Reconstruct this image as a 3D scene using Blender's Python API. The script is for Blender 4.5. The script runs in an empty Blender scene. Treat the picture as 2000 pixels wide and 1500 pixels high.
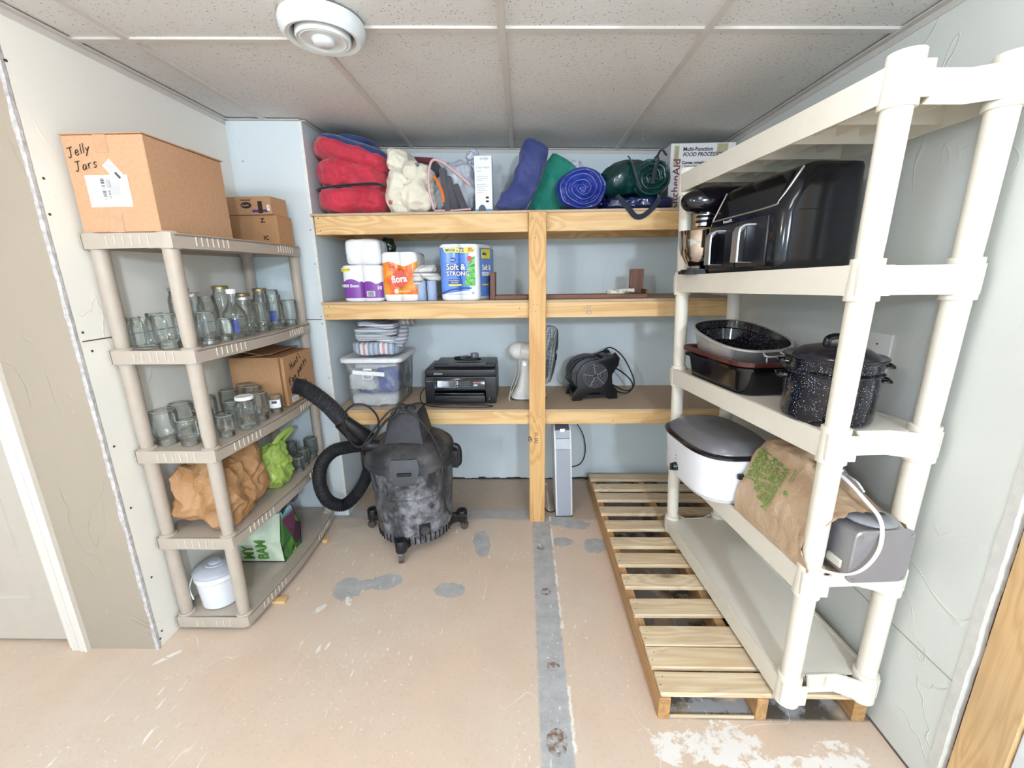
import bpy, bmesh, math, random
from mathutils import Vector as V, Matrix, noise
random.seed(7)
PI = math.pi
sc = bpy.context.scene
COL = sc.collection

# ------------------------------------------------------------------ camera, world, lights, exposure
CAM_H = 1.435
f_px, pitch, yaw, roll = 839.99, 0.25451, -0.02836, -0.01343
def cam_matrix():
    B = Matrix(((1, 0, 0), (0, 0, -1), (0, 1, 0)))
    Ry = Matrix.Rotation(yaw, 3, 'Z')
    Rp = Matrix.Rotation(pitch, 3, 'X')
    Rr = Matrix.Rotation(roll, 3, 'Z')
    M = Rr @ Rp @ B @ Ry            # world -> image axes (x right, y down, z forward)
    M = Matrix(((1, 0, 0), (0, -1, 0), (0, 0, -1))) @ M
    return M.transposed()
cd = bpy.data.cameras.new('camera'); cam = bpy.data.objects.new('camera', cd); COL.objects.link(cam)
cam.matrix_world = Matrix.Translation((0, 0, CAM_H)) @ cam_matrix().to_4x4()
cd.sensor_width = 36; cd.lens = f_px / 2000 * 36; cd.clip_start = .02
sc.camera = cam
w = bpy.data.worlds.new('world'); sc.world = w; w.use_nodes = True
w.node_tree.nodes['Background'].inputs[0].default_value = (.8, .87, 1, 1)
w.node_tree.nodes['Background'].inputs[1].default_value = .3
sc.view_settings.view_transform = 'Standard'; sc.view_settings.look = 'None'
sc.view_settings.gamma = 1; sc.view_settings.use_curve_mapping = False
sc.view_settings.exposure = 0.86
sc.cycles.transparent_max_bounces = 24; sc.cycles.max_bounces = 6; sc.cycles.diffuse_bounces = 4; sc.cycles.use_adaptive_sampling = True; sc.cycles.adaptive_threshold = .06
LAMPS = [(.62, -1.75, 2.085, .17, 58, (.80, .93, 1.10)), (.50, .80, 2.085, .13, 1.3, (.84, .94, 1.08)),
         (-.78, .48, 2.085, .13, 4.6, (1, .93, .82)), (-1.5, -1.9, 2.085, .2, 34, (.82, .93, 1.08))]   # x, y, z, radius, watt, colour; the last is an added fill lamp
def lamp_light(x, y, z, r, p, c):
    l = bpy.data.lights.new('lamp_bulb', 'POINT'); l.shadow_soft_size = r * .55; l.energy = p * 1.55; l.color = c
    o = bpy.data.objects.new('lamp_bulb', l); COL.objects.link(o); o.location = (x, y, z - .14)
    return o

# ------------------------------------------------------------------ material helpers
def lin(h):
    if isinstance(h, str):
        h = [int(h[i:i + 2], 16) / 255 for i in (0, 2, 4)]
        return tuple(((c + .055) / 1.055) ** 2.4 if c > .04045 else c / 12.92 for c in h) + (1,)
    return tuple(h) + (1,) if len(h) == 3 else tuple(h)
class N:
    def __init__(s, name):
        s.m = bpy.data.materials.new(name); s.m.use_nodes = True; s.t = s.m.node_tree
        s.b = s.t.nodes['Principled BSDF']; s.out = s.t.nodes['Material Output']
        s.co = s.t.nodes.new('ShaderNodeTexCoord')
    def n(s, k, **kw):
        x = s.t.nodes.new(k)
        for a, b in kw.items(): setattr(x, a, b)
        return x
    def put(s, x, i, v):
        if v is None: return
        if isinstance(v, bpy.types.NodeSocket): s.t.links.new(v, x.inputs[i])
        else:
            if isinstance(v, str): v = lin(v)
            if x.inputs[i].type == 'RGBA' and not isinstance(v, (int, float)) and len(v) == 3: v = tuple(v) + (1,)
            if x.inputs[i].type == 'VALUE' and not isinstance(v, (int, float)): v = v[0]
            x.inputs[i].default_value = v
    def obj(s): return s.co.outputs['Object']
    def map(s, sc=(1, 1, 1), rot=(0, 0, 0), loc=(0, 0, 0), vec=None):
        x = s.n('ShaderNodeMapping'); s.put(x, 0, vec or s.obj()); x.inputs[1].default_value = loc; x.inputs[2].default_value = rot; x.inputs[3].default_value = sc
        return x.outputs[0]
    def noise(s, scale=5, det=4, rough=.5, vec=None, dist=0, col=False):
        x = s.n('ShaderNodeTexNoise'); s.put(x, 'Vector', vec or s.obj()); s.put(x, 'Scale', scale); s.put(x, 'Detail', det); s.put(x, 'Roughness', rough); s.put(x, 'Distortion', dist)
        return x.outputs[1 if col else 0]
    def vor(s, scale=5, vec=None, feat='F1', rand=1, out=0):
        x = s.n('ShaderNodeTexVoronoi', feature=feat); s.put(x, 'Vector', vec or s.obj()); s.put(x, 'Scale', scale); s.put(x, 'Randomness', rand)
        return x.outputs[out]
    def math(s, op, a, b=None, c=None, clamp=False):
        x = s.n('ShaderNodeMath', operation=op, use_clamp=clamp); s.put(x, 0, a); s.put(x, 1, b); s.put(x, 2, c)
        return x.outputs[0]
    def ramp(s, fac, *st, mode='LINEAR'):
        x = s.n('ShaderNodeValToRGB'); s.put(x, 0, fac); e = x.color_ramp.elements; x.color_ramp.interpolation = mode
        while len(e) < len(st): e.new(.5)
        for k, (p, c) in zip(e, st):
            k.position = p; k.color = lin(c) if not isinstance(c, (int, float)) else (c, c, c, 1)
        return x.outputs[0]
    def step(s, v, lo, hi): # smooth map lo..hi -> 0..1
        x = s.n('ShaderNodeMapRange'); x.clamp = True; s.put(x, 0, v); s.put(x, 1, lo); s.put(x, 2, hi)
        return x.outputs[0]
    def mix(s, f, a, b, mode='MIX'):
        x = s.n('ShaderNodeMix', data_type='RGBA', blend_type=mode); s.put(x, 0, f); s.put(x, 6, a); s.put(x, 7, b)
        return x.outputs[2]
    def xyz(s, vec=None):
        x = s.n('ShaderNodeSeparateXYZ'); s.put(x, 0, vec or s.obj()); return x.outputs
    def bump(s, h, st=.3, d=.01):
        x = s.n('ShaderNodeBump'); s.put(x, 'Strength', st); s.put(x, 'Distance', d); s.put(x, 'Height', h); s.t.links.new(x.outputs[0], s.b.inputs['Normal'])
    def fin(s, col=None, rough=.5, metal=0, **kw):
        s.put(s.b, 'Base Color', col); s.put(s.b, 'Roughness', rough); s.put(s.b, 'Metallic', metal)
        for a, b in kw.items(): s.put(s.b, a.replace('_', ' '), b)
        return s.m
_mc = {}
def plain(name, col, rough=.5, metal=0, var=.06, bump=0, scale=30, **kw):
    if name in _mc: return _mc[name]
    n = N(name); c = lin(col); d = tuple(x * (1 - var * 2) for x in c[:3]) + (1,)
    nz = n.noise(scale, 3)
    cc = n.mix(n.step(nz, .3, .7), d, c)
    if bump: n.bump(n.noise(scale * 8, 3), bump, .002)
    _mc[name] = n.fin(cc, rough, metal, **kw); return _mc[name]

def wall_mat(name, col, seam_z=None, seam_ax=None, tex=1.0, stain='CDBE9E'):
    n = N(name)
    big = n.noise(1.6, 4); fine = n.noise(38, 4, .6)
    c = n.mix(n.math('MULTIPLY', n.step(big, .35, .75), .5), col, tuple(x * .93 for x in lin(col)[:3]))
    spk = n.step(n.noise(55, 2), .74, .77); c = n.mix(n.math('MULTIPLY', spk, .25), c, stain)
    # trowel ridges of the plaster
    rd = n.noise(3.0, 3, .5, vec=n.map((1, 1, .55), (.4, .5, .2)), dist=1.4)
    ridge = n.math('SUBTRACT', 1, n.step(n.math('ABSOLUTE', n.math('SUBTRACT', rd, .5)), 0, .010))
    gate = n.step(n.noise(2.1, 2, vec=n.map(loc=(3, 1, 2))), .52, .60)
    ridge = n.math('MULTIPLY', ridge, gate)
    h = n.math('ADD', n.math('MULTIPLY', fine, .18), n.math('MULTIPLY', ridge, .8 * tex))
    h = n.math('ADD', h, n.math('MULTIPLY', n.noise(9, 3), .5))
    n.bump(h, .6, .005)
    return n.fin(c, .8)
WALL_CREAM = wall_mat('cream_wall_paint', 'F3EFE4', tex=.45)
WALL_TAUPE = wall_mat('dimmed_taupe_textured_paint', 'A69886', tex=1.1)  # taupe paint, darkened further to carry the weaker light on the door wall
WALL_COOL = wall_mat('pale_mint_wall_paint', 'DFE8EA', tex=.35)
WALL_RIGHT = wall_mat('off_white_wall_paint', 'DBDDD6', tex=.7)

def wood_mat(name, a, b, axis=0, knots=True, scale=1.0, dark='7A4A28', grey=0, rough=.55, seed=0):
    n = N(name)
    sc_ = [9 * scale] * 3; sc_[axis] = .7 * scale
    oi = n.n('ShaderNodeObjectInfo'); rnd = n.n('ShaderNodeCombineXYZ')
    for i in range(3): n.put(rnd, i, n.math('MULTIPLY', oi.outputs['Random'], 7.3 + i * 3 + seed))
    va = n.n('ShaderNodeVectorMath', operation='ADD'); n.put(va, 0, n.obj()); n.put(va, 1, rnd.outputs[0]); base = va.outputs[0]
    ks = [6.0] * 3; ks[axis] = 2.2
    kd = n.vor(1.0, vec=n.map(tuple(ks), vec=base), rand=1)
    kn = n.step(kd, .13, .03)
    wv = n.noise(1.0, 3, .5, vec=n.map(tuple(sc_), vec=base), dist=.5)
    g = n.math('ADD', n.math('MULTIPLY', wv, 7), n.math('MULTIPLY', n.step(kd, .4, 0), 3.2)) if knots else n.math('MULTIPLY', wv, 8)
    g = n.math('FRACT', g); g = n.math('ABSOLUTE', n.math('SUBTRACT', g, .5)); 
    c = n.mix(n.step(g, -.25, .42), b, a)
    fs = [120.0] * 3; fs[axis] = 4
    c = n.mix(n.math('MULTIPLY', n.step(n.noise(1, 2, vec=n.map(tuple(fs), vec=base)), .45, .75), .25), c, b)
    if knots:
        c = n.mix(n.math('MULTIPLY', kn, .85), c, dark)
    if grey: c = n.mix(n.math('MULTIPLY', n.step(n.noise(2.2, 3, vec=base), .38, .65), grey), c, 'A89C8B')
    c = n.mix(n.math('MULTIPLY', n.math('SUBTRACT', oi.outputs['Random'], .3, clamp=True), .25), c, b)
    n.bump(n.math('ADD', g, n.noise(1, 2, vec=n.map(tuple(fs), vec=base))), .12, .002)
    return n.fin(c, rough)
PINE_X = wood_mat('pine_beam', 'E8C48C', 'CC9659', 0)
PINE_Z = wood_mat('pine_post', 'E3B779', 'C68E50', 2)
PINE_OLD = wood_mat('weathered_pine_stud', 'E2BC88', 'C59C68', 2, grey=.3, scale=1.9)
PAL_X = wood_mat('pallet_slat_wood', 'F0DCB8', 'CDA879', 0, grey=.35, scale=1.3)
PAL_Y = wood_mat('pallet_stringer_wood', 'C59862', '9A6C3C', 1, grey=.2, scale=1.2)
BROWN_X = wood_mat('stained_brown_wood', '8A5B42', '62402E', 0, knots=False)
BROWN_Z = wood_mat('stained_brown_board', '7A523D', '563829', 2, knots=False)
def board_mat():
    n = N('particle_board'); c = n.mix(n.step(n.noise(140, 3), .35, .65), 'BBA286', 'C9B195'); c = n.mix(n.math('MULTIPLY', n.step(n.noise(3, 4), .4, .7), .5), c, 'BCA285')
    n.bump(n.noise(160, 2), .15, .001); return n.fin(c, .65)
BOARD = board_mat()

def card_mat(name, a='CBA07C', b='C39671', axis=0):
    n = N(name); c = n.mix(n.step(n.noise(90, 4), .3, .7), a, b)
    st = [3] * 3; st[axis] = 160
    c = n.mix(n.math('MULTIPLY', n.step(n.noise(1, 2, vec=n.map(tuple(st))), .5, .7), .15), c, b)
    c = n.mix(n.math('MULTIPLY', n.step(n.noise(3, 4), .5, .75), .3), c, tuple(x * .8 for x in lin(b)[:3]))
    n.bump(n.noise(6, 3), .15, .01)
    return n.fin(c, .72)
CARD = card_mat('cardboard'); CARD2 = card_mat('cardboard_darker', 'BF9268', 'B6885E')
TAPE = plain('packing_tape', 'CB9E7A', .25)
PAPER = plain('white_paper', 'F4F4F2', .6, var=.01)
INK = plain('black_ink', '241C18', .6); GREYINK = plain('grey_ink', '8A8A8C', .6)
BLACK = plain('black_plastic', '17171A', .32, bump=.03)
BLACKG = plain('glossy_black_plastic', '0E0F13', .09)
CORD = plain('black_rubber_cord', '1D1D1F', .45)
DKGREY = plain('dark_grey_plastic', '3A3C42', .4)
STEEL = plain('brushed_steel', 'B9BABD', .3, 1, bump=.02)
CHROME = plain('chrome', 'D6D6D8', .12, 1)
WHITEPL = plain('white_plastic', 'ECECEC', .35, var=.01)
CREAMPL = plain('cream_resin', 'ECE4D4', .38, var=.015, bump=.02)
TAUPEPL = plain('taupe_resin', 'B7AA9B', .48, var=.03, bump=.05)
NOTCH = plain('pale_taupe_resin', 'D8CDBE', .5)
GREYMET = plain('satin_grey_metal', 'A2A1A4', .33, .55, var=.02)

def glass_mat(name, tint='FAFCFA', edge='949E98', dirt=.05):
    n = N(name); t = n.t
    lw = n.n('ShaderNodeLayerWeight'); lw.inputs[0].default_value = .28
    tr = n.n('ShaderNodeBsdfTransparent'); gl = n.n('ShaderNodeBsdfGlossy'); gl.inputs['Roughness'].default_value = .03
    df = n.n('ShaderNodeBsdfDiffuse'); n.put(df, 0, 'E8EAE6')
    n.put(tr, 0, n.mix(n.step(lw.outputs['Facing'], .55, 1.0), tint, edge))
    m1 = n.n('ShaderNodeMixShader'); n.put(m1, 0, n.math('MULTIPLY', n.step(lw.outputs['Fresnel'], -0.03, .9), .9))
    t.links.new(tr.outputs[0], m1.inputs[1]); t.links.new(gl.outputs[0], m1.inputs[2])
    m2 = n.n('ShaderNodeMixShader'); n.put(m2, 0, n.math('ADD', dirt * .4, n.math('MULTIPLY', n.step(n.noise(14, 3), .5, .7), dirt)))
    t.links.new(m1.outputs[0], m2.inputs[1]); t.links.new(df.outputs[0], m2.inputs[2])
    bp = n.n('ShaderNodeBump'); bp.inputs['Strength'].default_value = .6; bp.inputs['Distance'].default_value = .006
    n.put(bp, 'Height', n.noise(28, 2)); t.links.new(bp.outputs[0], gl.inputs['Normal']); t.links.new(bp.outputs[0], lw.inputs['Normal'])
    t.links.new(m2.outputs[0], n.out.inputs[0]); return n.m
GLASS = glass_mat('clear_jar_glass')
GLASS2 = glass_mat('dusty_green_jar_glass', 'D3DAD8', '5E6866', .14)
CLEARPL = glass_mat('clear_bin_plastic', 'FAFBFC', 'DDE2E6', .26)
def film(name, tint, col, fac):
    n = N(name); t = n.t; tr = n.n('ShaderNodeBsdfTransparent'); n.put(tr, 0, tint)
    m = n.n('ShaderNodeMixShader'); n.put(m, 0, n.math('ADD', fac - .15, n.math('MULTIPLY', n.noise(12, 3, dist=1), .3)))
    t.links.new(tr.outputs[0], m.inputs[1]); t.links.new(n.b.outputs[0], m.inputs[2]); t.links.new(m.outputs[0], n.out.inputs[0])
    n.fin(lin(col), .25); n.bump(n.noise(25, 3, dist=1), .4, .005); return n.m

def cloth(name, a, b=None, weave=500, wr=.35, rough=.85, sheen=.3):
    if name in _mc: return _mc[name]
    n = N(name); b = b or tuple(x * .8 for x in lin(a)[:3])
    c = n.mix(n.step(n.noise(7, 4), .35, .7), a, b)
    h = n.math('ADD', n.math('MULTIPLY', n.noise(weave, 2), .2), n.noise(14, 4, .55, dist=.6))
    n.bump(h, wr, .012); _mc[name] = n.fin(c, rough, Sheen_Weight=sheen); return _mc[name]

# ------------------------------------------------------------------ mesh builder
W = {}
class B:
    def __init__(s, zmin=None): s.bm = bmesh.new(); s.mi = 0; s.T = None; s.zmin = zmin
    def _post(s, vs, fs):
        if s.T is not None:
            for v in vs: v.co = s.T @ v.co
        for f in fs: f.material_index = s.mi
    def box(s, x0, x1, y0, y1, z0, z1, b=0, seg=1, R=None):
        pre = set(s.bm.verts) if False else None
        t = bmesh.new(); bmesh.ops.create_cube(t, size=1)
        for v in t.verts: v.co = V(((x0 + x1) / 2 + v.co.x * (x1 - x0), (y0 + y1) / 2 + v.co.y * (y1 - y0), (z0 + z1) / 2 + v.co.z * (z1 - z0)))
        if b: bmesh.ops.bevel(t, geom=t.edges[:], offset=b, segments=seg, affect='EDGES', profile=.6)
        if R is not None:
            c = V(((x0 + x1) / 2, (y0 + y1) / 2, (z0 + z1) / 2)); 
            for v in t.verts: v.co = c + R @ (v.co - c)
        s.add(t); return s
    def add(s, t, M=None):
        mp = {}
        vs = []
        for v in t.verts:
            nv = s.bm.verts.new(M @ v.co if M else v.co); mp[v] = nv; vs.append(nv)
        fs = []
        for f in t.faces:
            try: nf = s.bm.faces.new([mp[v] for v in f.verts]); fs.append(nf)
            except ValueError: pass
        s._post(vs, fs); t.free(); return s
    def rings(s, R, cap0=True, cap1=True, closed=True, loop=False):
        vs = [[s.bm.verts.new(p) for p in r] for r in R]; fs = []
        n = len(R[0]); m = len(R)
        for i in range(m if loop else m - 1):
            a, b = vs[i], vs[(i + 1) % m]
            for j in range(n if closed else n - 1):
                k = (j + 1) % n
                fs.append(s.bm.faces.new((a[j], a[k], b[k], b[j])))
        if not loop and closed:
            if cap0: fs.append(s.bm.faces.new(vs[0][::-1]))
            if cap1: fs.append(s.bm.faces.new(vs[-1]))
        s._post([v for r in vs for v in r], fs); return s
    def lathe(s, prof, c=(0, 0, 0), n=24, M=None, cap=True, sx=1, sy=1):
        R = []
        for r, z in prof:
            ring = []
            for j in range(n):
                a = 2 * PI * j / n; p = V((r * math.cos(a) * sx, r * math.sin(a) * sy, z))
                ring.append((M @ p if M else p) + V(c))
            R.append(ring)
        return s.rings(R, cap, cap)
    def cyl(s, p0, p1, r, n=14, r1=None):
        p0, p1 = V(p0), V(p1); d = p1 - p0; q = d.to_track_quat('Z', 'Y').to_matrix(); r1 = r if r1 is None else r1
        R = [[p + q @ V((rr * math.cos(2 * PI * j / n), rr * math.sin(2 * PI * j / n), 0)) for j in range(n)] for p, rr in ((p0, r), (p1, r1))]
        return s.rings(R)
    def tube(s, pts, r, n=8, smooth=6, rf=None, closed=False, flat=1.0):
        P = spline(pts, smooth, closed) if smooth else [V(p) for p in pts]
        R = []; up = None; m = len(P)
        for i, p in enumerate(P):
            d = (P[(i + 1) % m] - P[i - 1]) if closed else (P[min(i + 1, m - 1)] - P[max(i - 1, 0)])
            d.normalize()
            if up is None: up = d.orthogonal().normalized()
            up = (up - d * up.dot(d)).normalized(); sd = d.cross(up)
            rr = rf(i, m) if rf else r
            R.append([p + (up * math.cos(2 * PI * j / n) + sd * math.sin(2 * PI * j / n) * flat) * rr for j in range(n)])
        return s.rings(R, loop=closed)
    def prism(s, poly, ax, a0, a1, b=0):
        t = bmesh.new()
        def P(u, v, w_):
            return {0: (w_, u, v), 1: (u, w_, v), 2: (u, v, w_)}[ax]
        v0 = [t.verts.new(P(u, v, a0)) for u, v in poly]; v1 = [t.verts.new(P(u, v, a1)) for u, v in poly]
        k = len(poly); t.faces.new(v0[::-1]); t.faces.new(v1)
        for j in range(k): t.faces.new((v0[j], v0[(j + 1) % k], v1[(j + 1) % k], v1[j]))
        bmesh.ops.recalc_face_normals(t, faces=t.faces[:])
        if b: bmesh.ops.bevel(t, geom=t.edges[:], offset=b, segments=2, affect='EDGES', profile=.6)
        return s.add(t)
    def strip(s, path, z0, z1, th):
        """an upright band of thickness th following a 2-D path (offset to its left)"""
        n = len(path); P = [V((p[0], p[1])) for p in path]; off = []
        for i in range(n):
            d = (P[min(i + 1, n - 1)] - P[max(i - 1, 0)]).normalized(); off.append(P[i] + V((-d.y, d.x)) * th)
        R = [[(P[i].x, P[i].y, z0), (P[i].x, P[i].y, z1), (off[i].x, off[i].y, z1), (off[i].x, off[i].y, z0)] for i in range(n)]
        return s.rings([[V(q) for q in r] for r in R])
    def cushion(s, c, h, p=4, sub=4, fn=None, amp=0, fr=6, seed=0, ridge=False, R=None):
        """a stuffed, folded or crumpled volume: superellipsoid with noise"""
        t = bmesh.new(); bmesh.ops.create_icosphere(t, subdivisions=sub, radius=1); so = V((seed * 3.7, seed * 1.3, seed * 5.1))
        for v in t.verts:
            d = v.co.copy(); r = (abs(d.x) ** p + abs(d.y) ** p + abs(d.z) ** p) ** (-1 / p)
            q = V((d.x * r * h[0], d.y * r * h[1], d.z * r * h[2]))
            if fn: q = fn(q, d)
            if amp:
                k = noise.fractal(q * fr + so, 1, 2, 3)
                if ridge: k = .6 - 2.0 * abs(noise.noise(q * fr + so)) - .9 * abs(noise.noise(q * fr * 2.3 + so)) + .3 * k
                q += d * amp * k
            if R: q = R @ q
            v.co = q + V(c)
        return s.add(t)
    def poly(s, pts):
        vs = [s.bm.verts.new(p) for p in pts]; s._post(vs, [s.bm.faces.new(vs)]); return s
    def obj(s, name, mats, parent=None, smooth=40, **tags):
        bm = s.bm
        if s.zmin is not None:
            for v in bm.verts: v.co.z = max(v.co.z, s.zmin)
        if not isinstance(mats, (list, tuple)): mats = [mats]
        bmesh.ops.recalc_face_normals(bm, faces=bm.faces[:])
        loc = V((0, 0, 0)); 
        if parent is not None:
            Mi = W[parent.name_full].inverted(); 
            for v in bm.verts: v.co = Mi @ v.co
        elif tags:
            if not tags.get('keep'):
                xs = [v.co for v in bm.verts]; lo = V((min(p[i] for p in xs) for i in range(3))); hi = V((max(p[i] for p in xs) for i in range(3)))
                loc = V(((lo.x + hi.x) / 2, (lo.y + hi.y) / 2, lo.z))
                for v in bm.verts: v.co -= loc
        tags.pop('keep', None)
        for f in bm.faces: f.smooth = smooth > 0
        if smooth:
            lim = math.radians(smooth)
            for e in bm.edges:
                if len(e.link_faces) == 2 and e.calc_face_angle(0) > lim: e.smooth = False
        me = bpy.data.meshes.new(name); bm.to_mesh(me); bm.free()
        for m in mats: me.materials.append(m)
        o = bpy.data.objects.new(name, me); COL.objects.link(o); o.location = loc
        if parent is not None: o.parent = parent; W[o.name_full] = W[parent.name_full]
        else: W[o.name_full] = Matrix.Translation(loc)
        for k, v in tags.items(): o[k] = v
        return o
def spline(pts, k=6, closed=False):
    P = [V(p) for p in pts]; n = len(P); out = []
    if closed:
        seq = [(P[i - 1], P[i], P[(i + 1) % n], P[(i + 2) % n]) for i in range(n)]
    else:
        E_ = [P[0] * 2 - P[1]] + P + [P[-1] * 2 - P[-2]]
        seq = [tuple(E_[i:i + 4]) for i in range(n - 1)]
    for a, b, c, d in seq:
        for j in range(k):
            t = j / k; out.append(.5 * ((2 * b) + (c - a) * t + (2 * a - 5 * b + 4 * c - d) * t * t + (3 * b - a - 3 * c + d) * t ** 3))
    if not closed: out.append(P[-1])
    return out
def thing(name, label, cat, loc=(0, 0, 0), group=None, R=None):
    o = bpy.data.objects.new(name, None); COL.objects.link(o); o.empty_display_size = .05
    M = Matrix.Translation(loc)
    if R is not None: M = M @ R.to_4x4()
    o.matrix_world = M
    W[o.name_full] = M; o['label'] = label; o['category'] = cat
    if group: o['group'] = group
    return o
def frame(o, right, up):
    r = V(right).normalized(); u = V(up).normalized(); n_ = r.cross(u)
    M = Matrix((r, u, n_)).transposed().to_4x4(); M.translation = V(o); return M
_tc = {}
def text(s, size, F, mat, parent, name='lettering', ext=.0006, sx=1, shear=0, bold=0, align='LEFT', sub=None):
    """flat lettering as a part; F = frame(origin, right, up)"""
    c = bpy.data.curves.new('t', 'FONT'); c.body = s; c.size = size; c.extrude = ext; c.shear = shear; c.offset = bold; c.align_x = align; c.resolution_u = 2
    t = bpy.data.objects.new('t', c); me = bpy.data.meshes.new_from_object(t)
    bpy.data.objects.remove(t); bpy.data.curves.remove(c)
    me.transform(Matrix.Diagonal((sx, 1, 1, 1))); me.transform(W[parent.name_full].inverted() @ F); me.name = name
    me.materials.clear(); me.materials.append(mat)
    o = bpy.data.objects.new(name, me); COL.objects.link(o); o.parent = parent; W[o.name_full] = W[parent.name_full]
    return o
def fpoly(b, F, pts, t=.0008):
    """thin flat shape on a surface, pts in the frame's own metres"""
    lo = [F @ V((x, y, 0)) for x, y in pts]; hi = [F @ V((x, y, t)) for x, y in pts]
    b.rings([lo, hi]); return b
def frect(b, F, x0, x1, y0, y1, t=.0008): return fpoly(b, F, [(x0, y0), (x1, y0), (x1, y1), (x0, y1)], t)
def strokes(b, F, L, sz, r=.0012, shear=.25):
    for st in L:
        P = [F @ V(((x + shear * y) * sz, y * sz, .0006)) for x, y in st]
        b.tube(P, r, 5, 3 if len(P) > 2 else 0)

# ------------------------------------------------------------------ the room
XL, XR, YB, YP, YD = -1.459, 1.128, 2.815, 2.333, 1.356     # left wall, right wall, back wall, pier front, door wall
XA = -1.082                                                  # left side of the alcove
def ceil_z(x): return 2.138 - .0255 * x
def floor_mat():
    n = N('painted_concrete_floor'); X = n.xyz(); x, y = X[0], X[1]
    nz = n.noise(9, 5, .6); nzs = n.math('MULTIPLY', n.math('SUBTRACT', nz, .5), .09); nf = n.noise(45, 4, .6)
    nfs = n.math('MULTIPLY', n.math('SUBTRACT', nf, .5), .02)
    paint = n.mix(n.step(n.noise(1.7, 4), .35, .7), 'D9C0A8', 'D6C5B2')
    paint = n.mix(n.math('MULTIPLY', n.step(n.noise(5, 5, .6), .45, .75), .45), paint, 'CBB199')
    paint = n.mix(n.math('MULTIPLY', n.step(n.noise(70, 3), .55, .75), .25), paint, 'B8977A')
    conc = n.mix(n.step(n.noise(16, 5, .65), .3, .7), 'A3A19E', 'BDBCBA')
    conc = n.mix(n.math('MULTIPLY', n.step(n.noise(60, 3), .6, .75), .4), conc, '8A8680')
    # alcove floor: greyer, darker beige
    alc = n.step(n.math('ADD', y, nzs), 2.28, 2.31)
    c = n.mix(n.math('MULTIPLY', alc, .75), paint, 'AE9A84')
    def band(v, lo, hi, e=.004):
        v = n.math('ADD', v, nfs); return n.math('MULTIPLY', n.step(v, lo - e, lo + e), n.step(v, hi + e, hi - e))
    def ell(cx, cy, rx, ry, a=0):
        dx = n.math('SUBTRACT', x, cx); dy = n.math('SUBTRACT', y, cy); ca, sa = math.cos(a), math.sin(a)
        u = n.math('ADD', n.math('MULTIPLY', dx, ca / rx), n.math('MULTIPLY', dy, sa / rx))
        v = n.math('ADD', n.math('MULTIPLY', dx, -sa / ry), n.math('MULTIPLY', dy, ca / ry))
        d = n.math('SQRT', n.math('ADD', n.math('MULTIPLY', u, u), n.math('MULTIPLY', v, v)))
        d = n.math('ADD', d, n.math('MULTIPLY', n.math('SUBTRACT', nz, .5), 1.3)); d = n.math('ADD', d, n.math('MULTIPLY', n.math('SUBTRACT', nf, .5), .6))
        return n.step(d, 1.04, .98)
    def mx(*a):
        r = a[0]
        for k in a[1:]: r = n.math('MAXIMUM', r, k)
        return r
    strip = n.math('MULTIPLY', band(x, .045, .148), n.step(y, 2.31, 2.29))
    cross = n.math('MULTIPLY', band(y, 2.30, 2.395), n.step(x, .05, .04))
    pats = mx(ell(-.835, 1.70, .065, .080, .4), ell(-.76, 1.73, .05, .035, .3), ell(-.67, 1.75, .075, .050, .1), ell(-.35, 1.695, .075, .045), ell(-.235, 2.06, .042, .13, .1),
              ell(.385, 2.04, .07, .06, .6), ell(.30, 2.24, .08, .05), ell(.22, 2.27, .07, .05), ell(.21, 2.07, .06, .04), ell(.50, 1.55, .05, .05))
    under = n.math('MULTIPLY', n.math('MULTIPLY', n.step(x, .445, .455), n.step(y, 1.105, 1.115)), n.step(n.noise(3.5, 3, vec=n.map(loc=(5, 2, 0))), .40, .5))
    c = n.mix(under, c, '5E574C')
    wh = n.math('MULTIPLY', mx(ell(.63, 1.03, .13, .07), ell(.47, 1.02, .08, .05), ell(.95, 1.0, .08, .05), ell(.8, .96, .10, .04)), n.step(n.noise(17, 5, .7), .44, .50))
    under2 = n.math('MULTIPLY', n.math('MULTIPLY', n.step(x, .455, .47), n.step(y, 1.10, 1.13)), n.step(n.noise(11, 4, .65), .48, .56))
    c = n.mix(under2, c, 'A6A7A8')
    c = n.mix(mx(strip, n.math('MULTIPLY', cross, .8), pats), c, conc)
    # rough brown mortar knots along the old sill
    kn = mx(ell(.094, 1.69, .026, .026), ell(.103, 1.30, .026, .022), ell(.085, 2.02, .022, .02), ell(.097, 1.03, .035, .04))
    c = n.mix(n.math('MULTIPLY', kn, n.step(n.noise(50, 3), .4, .6)), c, '7D6450')
    edge = n.math('MULTIPLY', band(x, .148, .157, .002), n.step(n.noise(11, 3), .45, .5))
    pink = n.math('MULTIPLY', n.math('MULTIPLY', n.step(n.noise(1, 3, .5, vec=n.map((70, 15, 1), (0, 0, -.5))), .665, .68), n.step(n.noise(1.9, 2), .50, .58)), n.math('SUBTRACT', 1, alc))
    speck = n.math('MULTIPLY', n.step(n.noise(75, 3, .6), .66, .68), n.step(n.noise(2.3, 2, vec=n.map(loc=(9, 2, 0))), .45, .55))
    thin = n.step(n.math('ABSOLUTE', n.math('SUBTRACT', n.noise(1.8, 2, .4, vec=n.map((1.6, .7, 1), (0, 0, .6)), dist=.6), .5)), .0016, .0008)
    thin = n.math('MULTIPLY', n.math('MULTIPLY', thin, n.step(n.noise(4, 2), .5, .6)), .6)
    fl = n.math('MULTIPLY', mx(ell(-.908, 1.578, .030, .014, .9), ell(-1.396, 1.318, .050, .010, .8), ell(-.80, 1.62, .016, .034, .5)), n.step(nf, .42, .48))
    c = n.mix(mx(wh, edge, pink, speck, thin, fl), c, 'EDE6DD')
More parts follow.
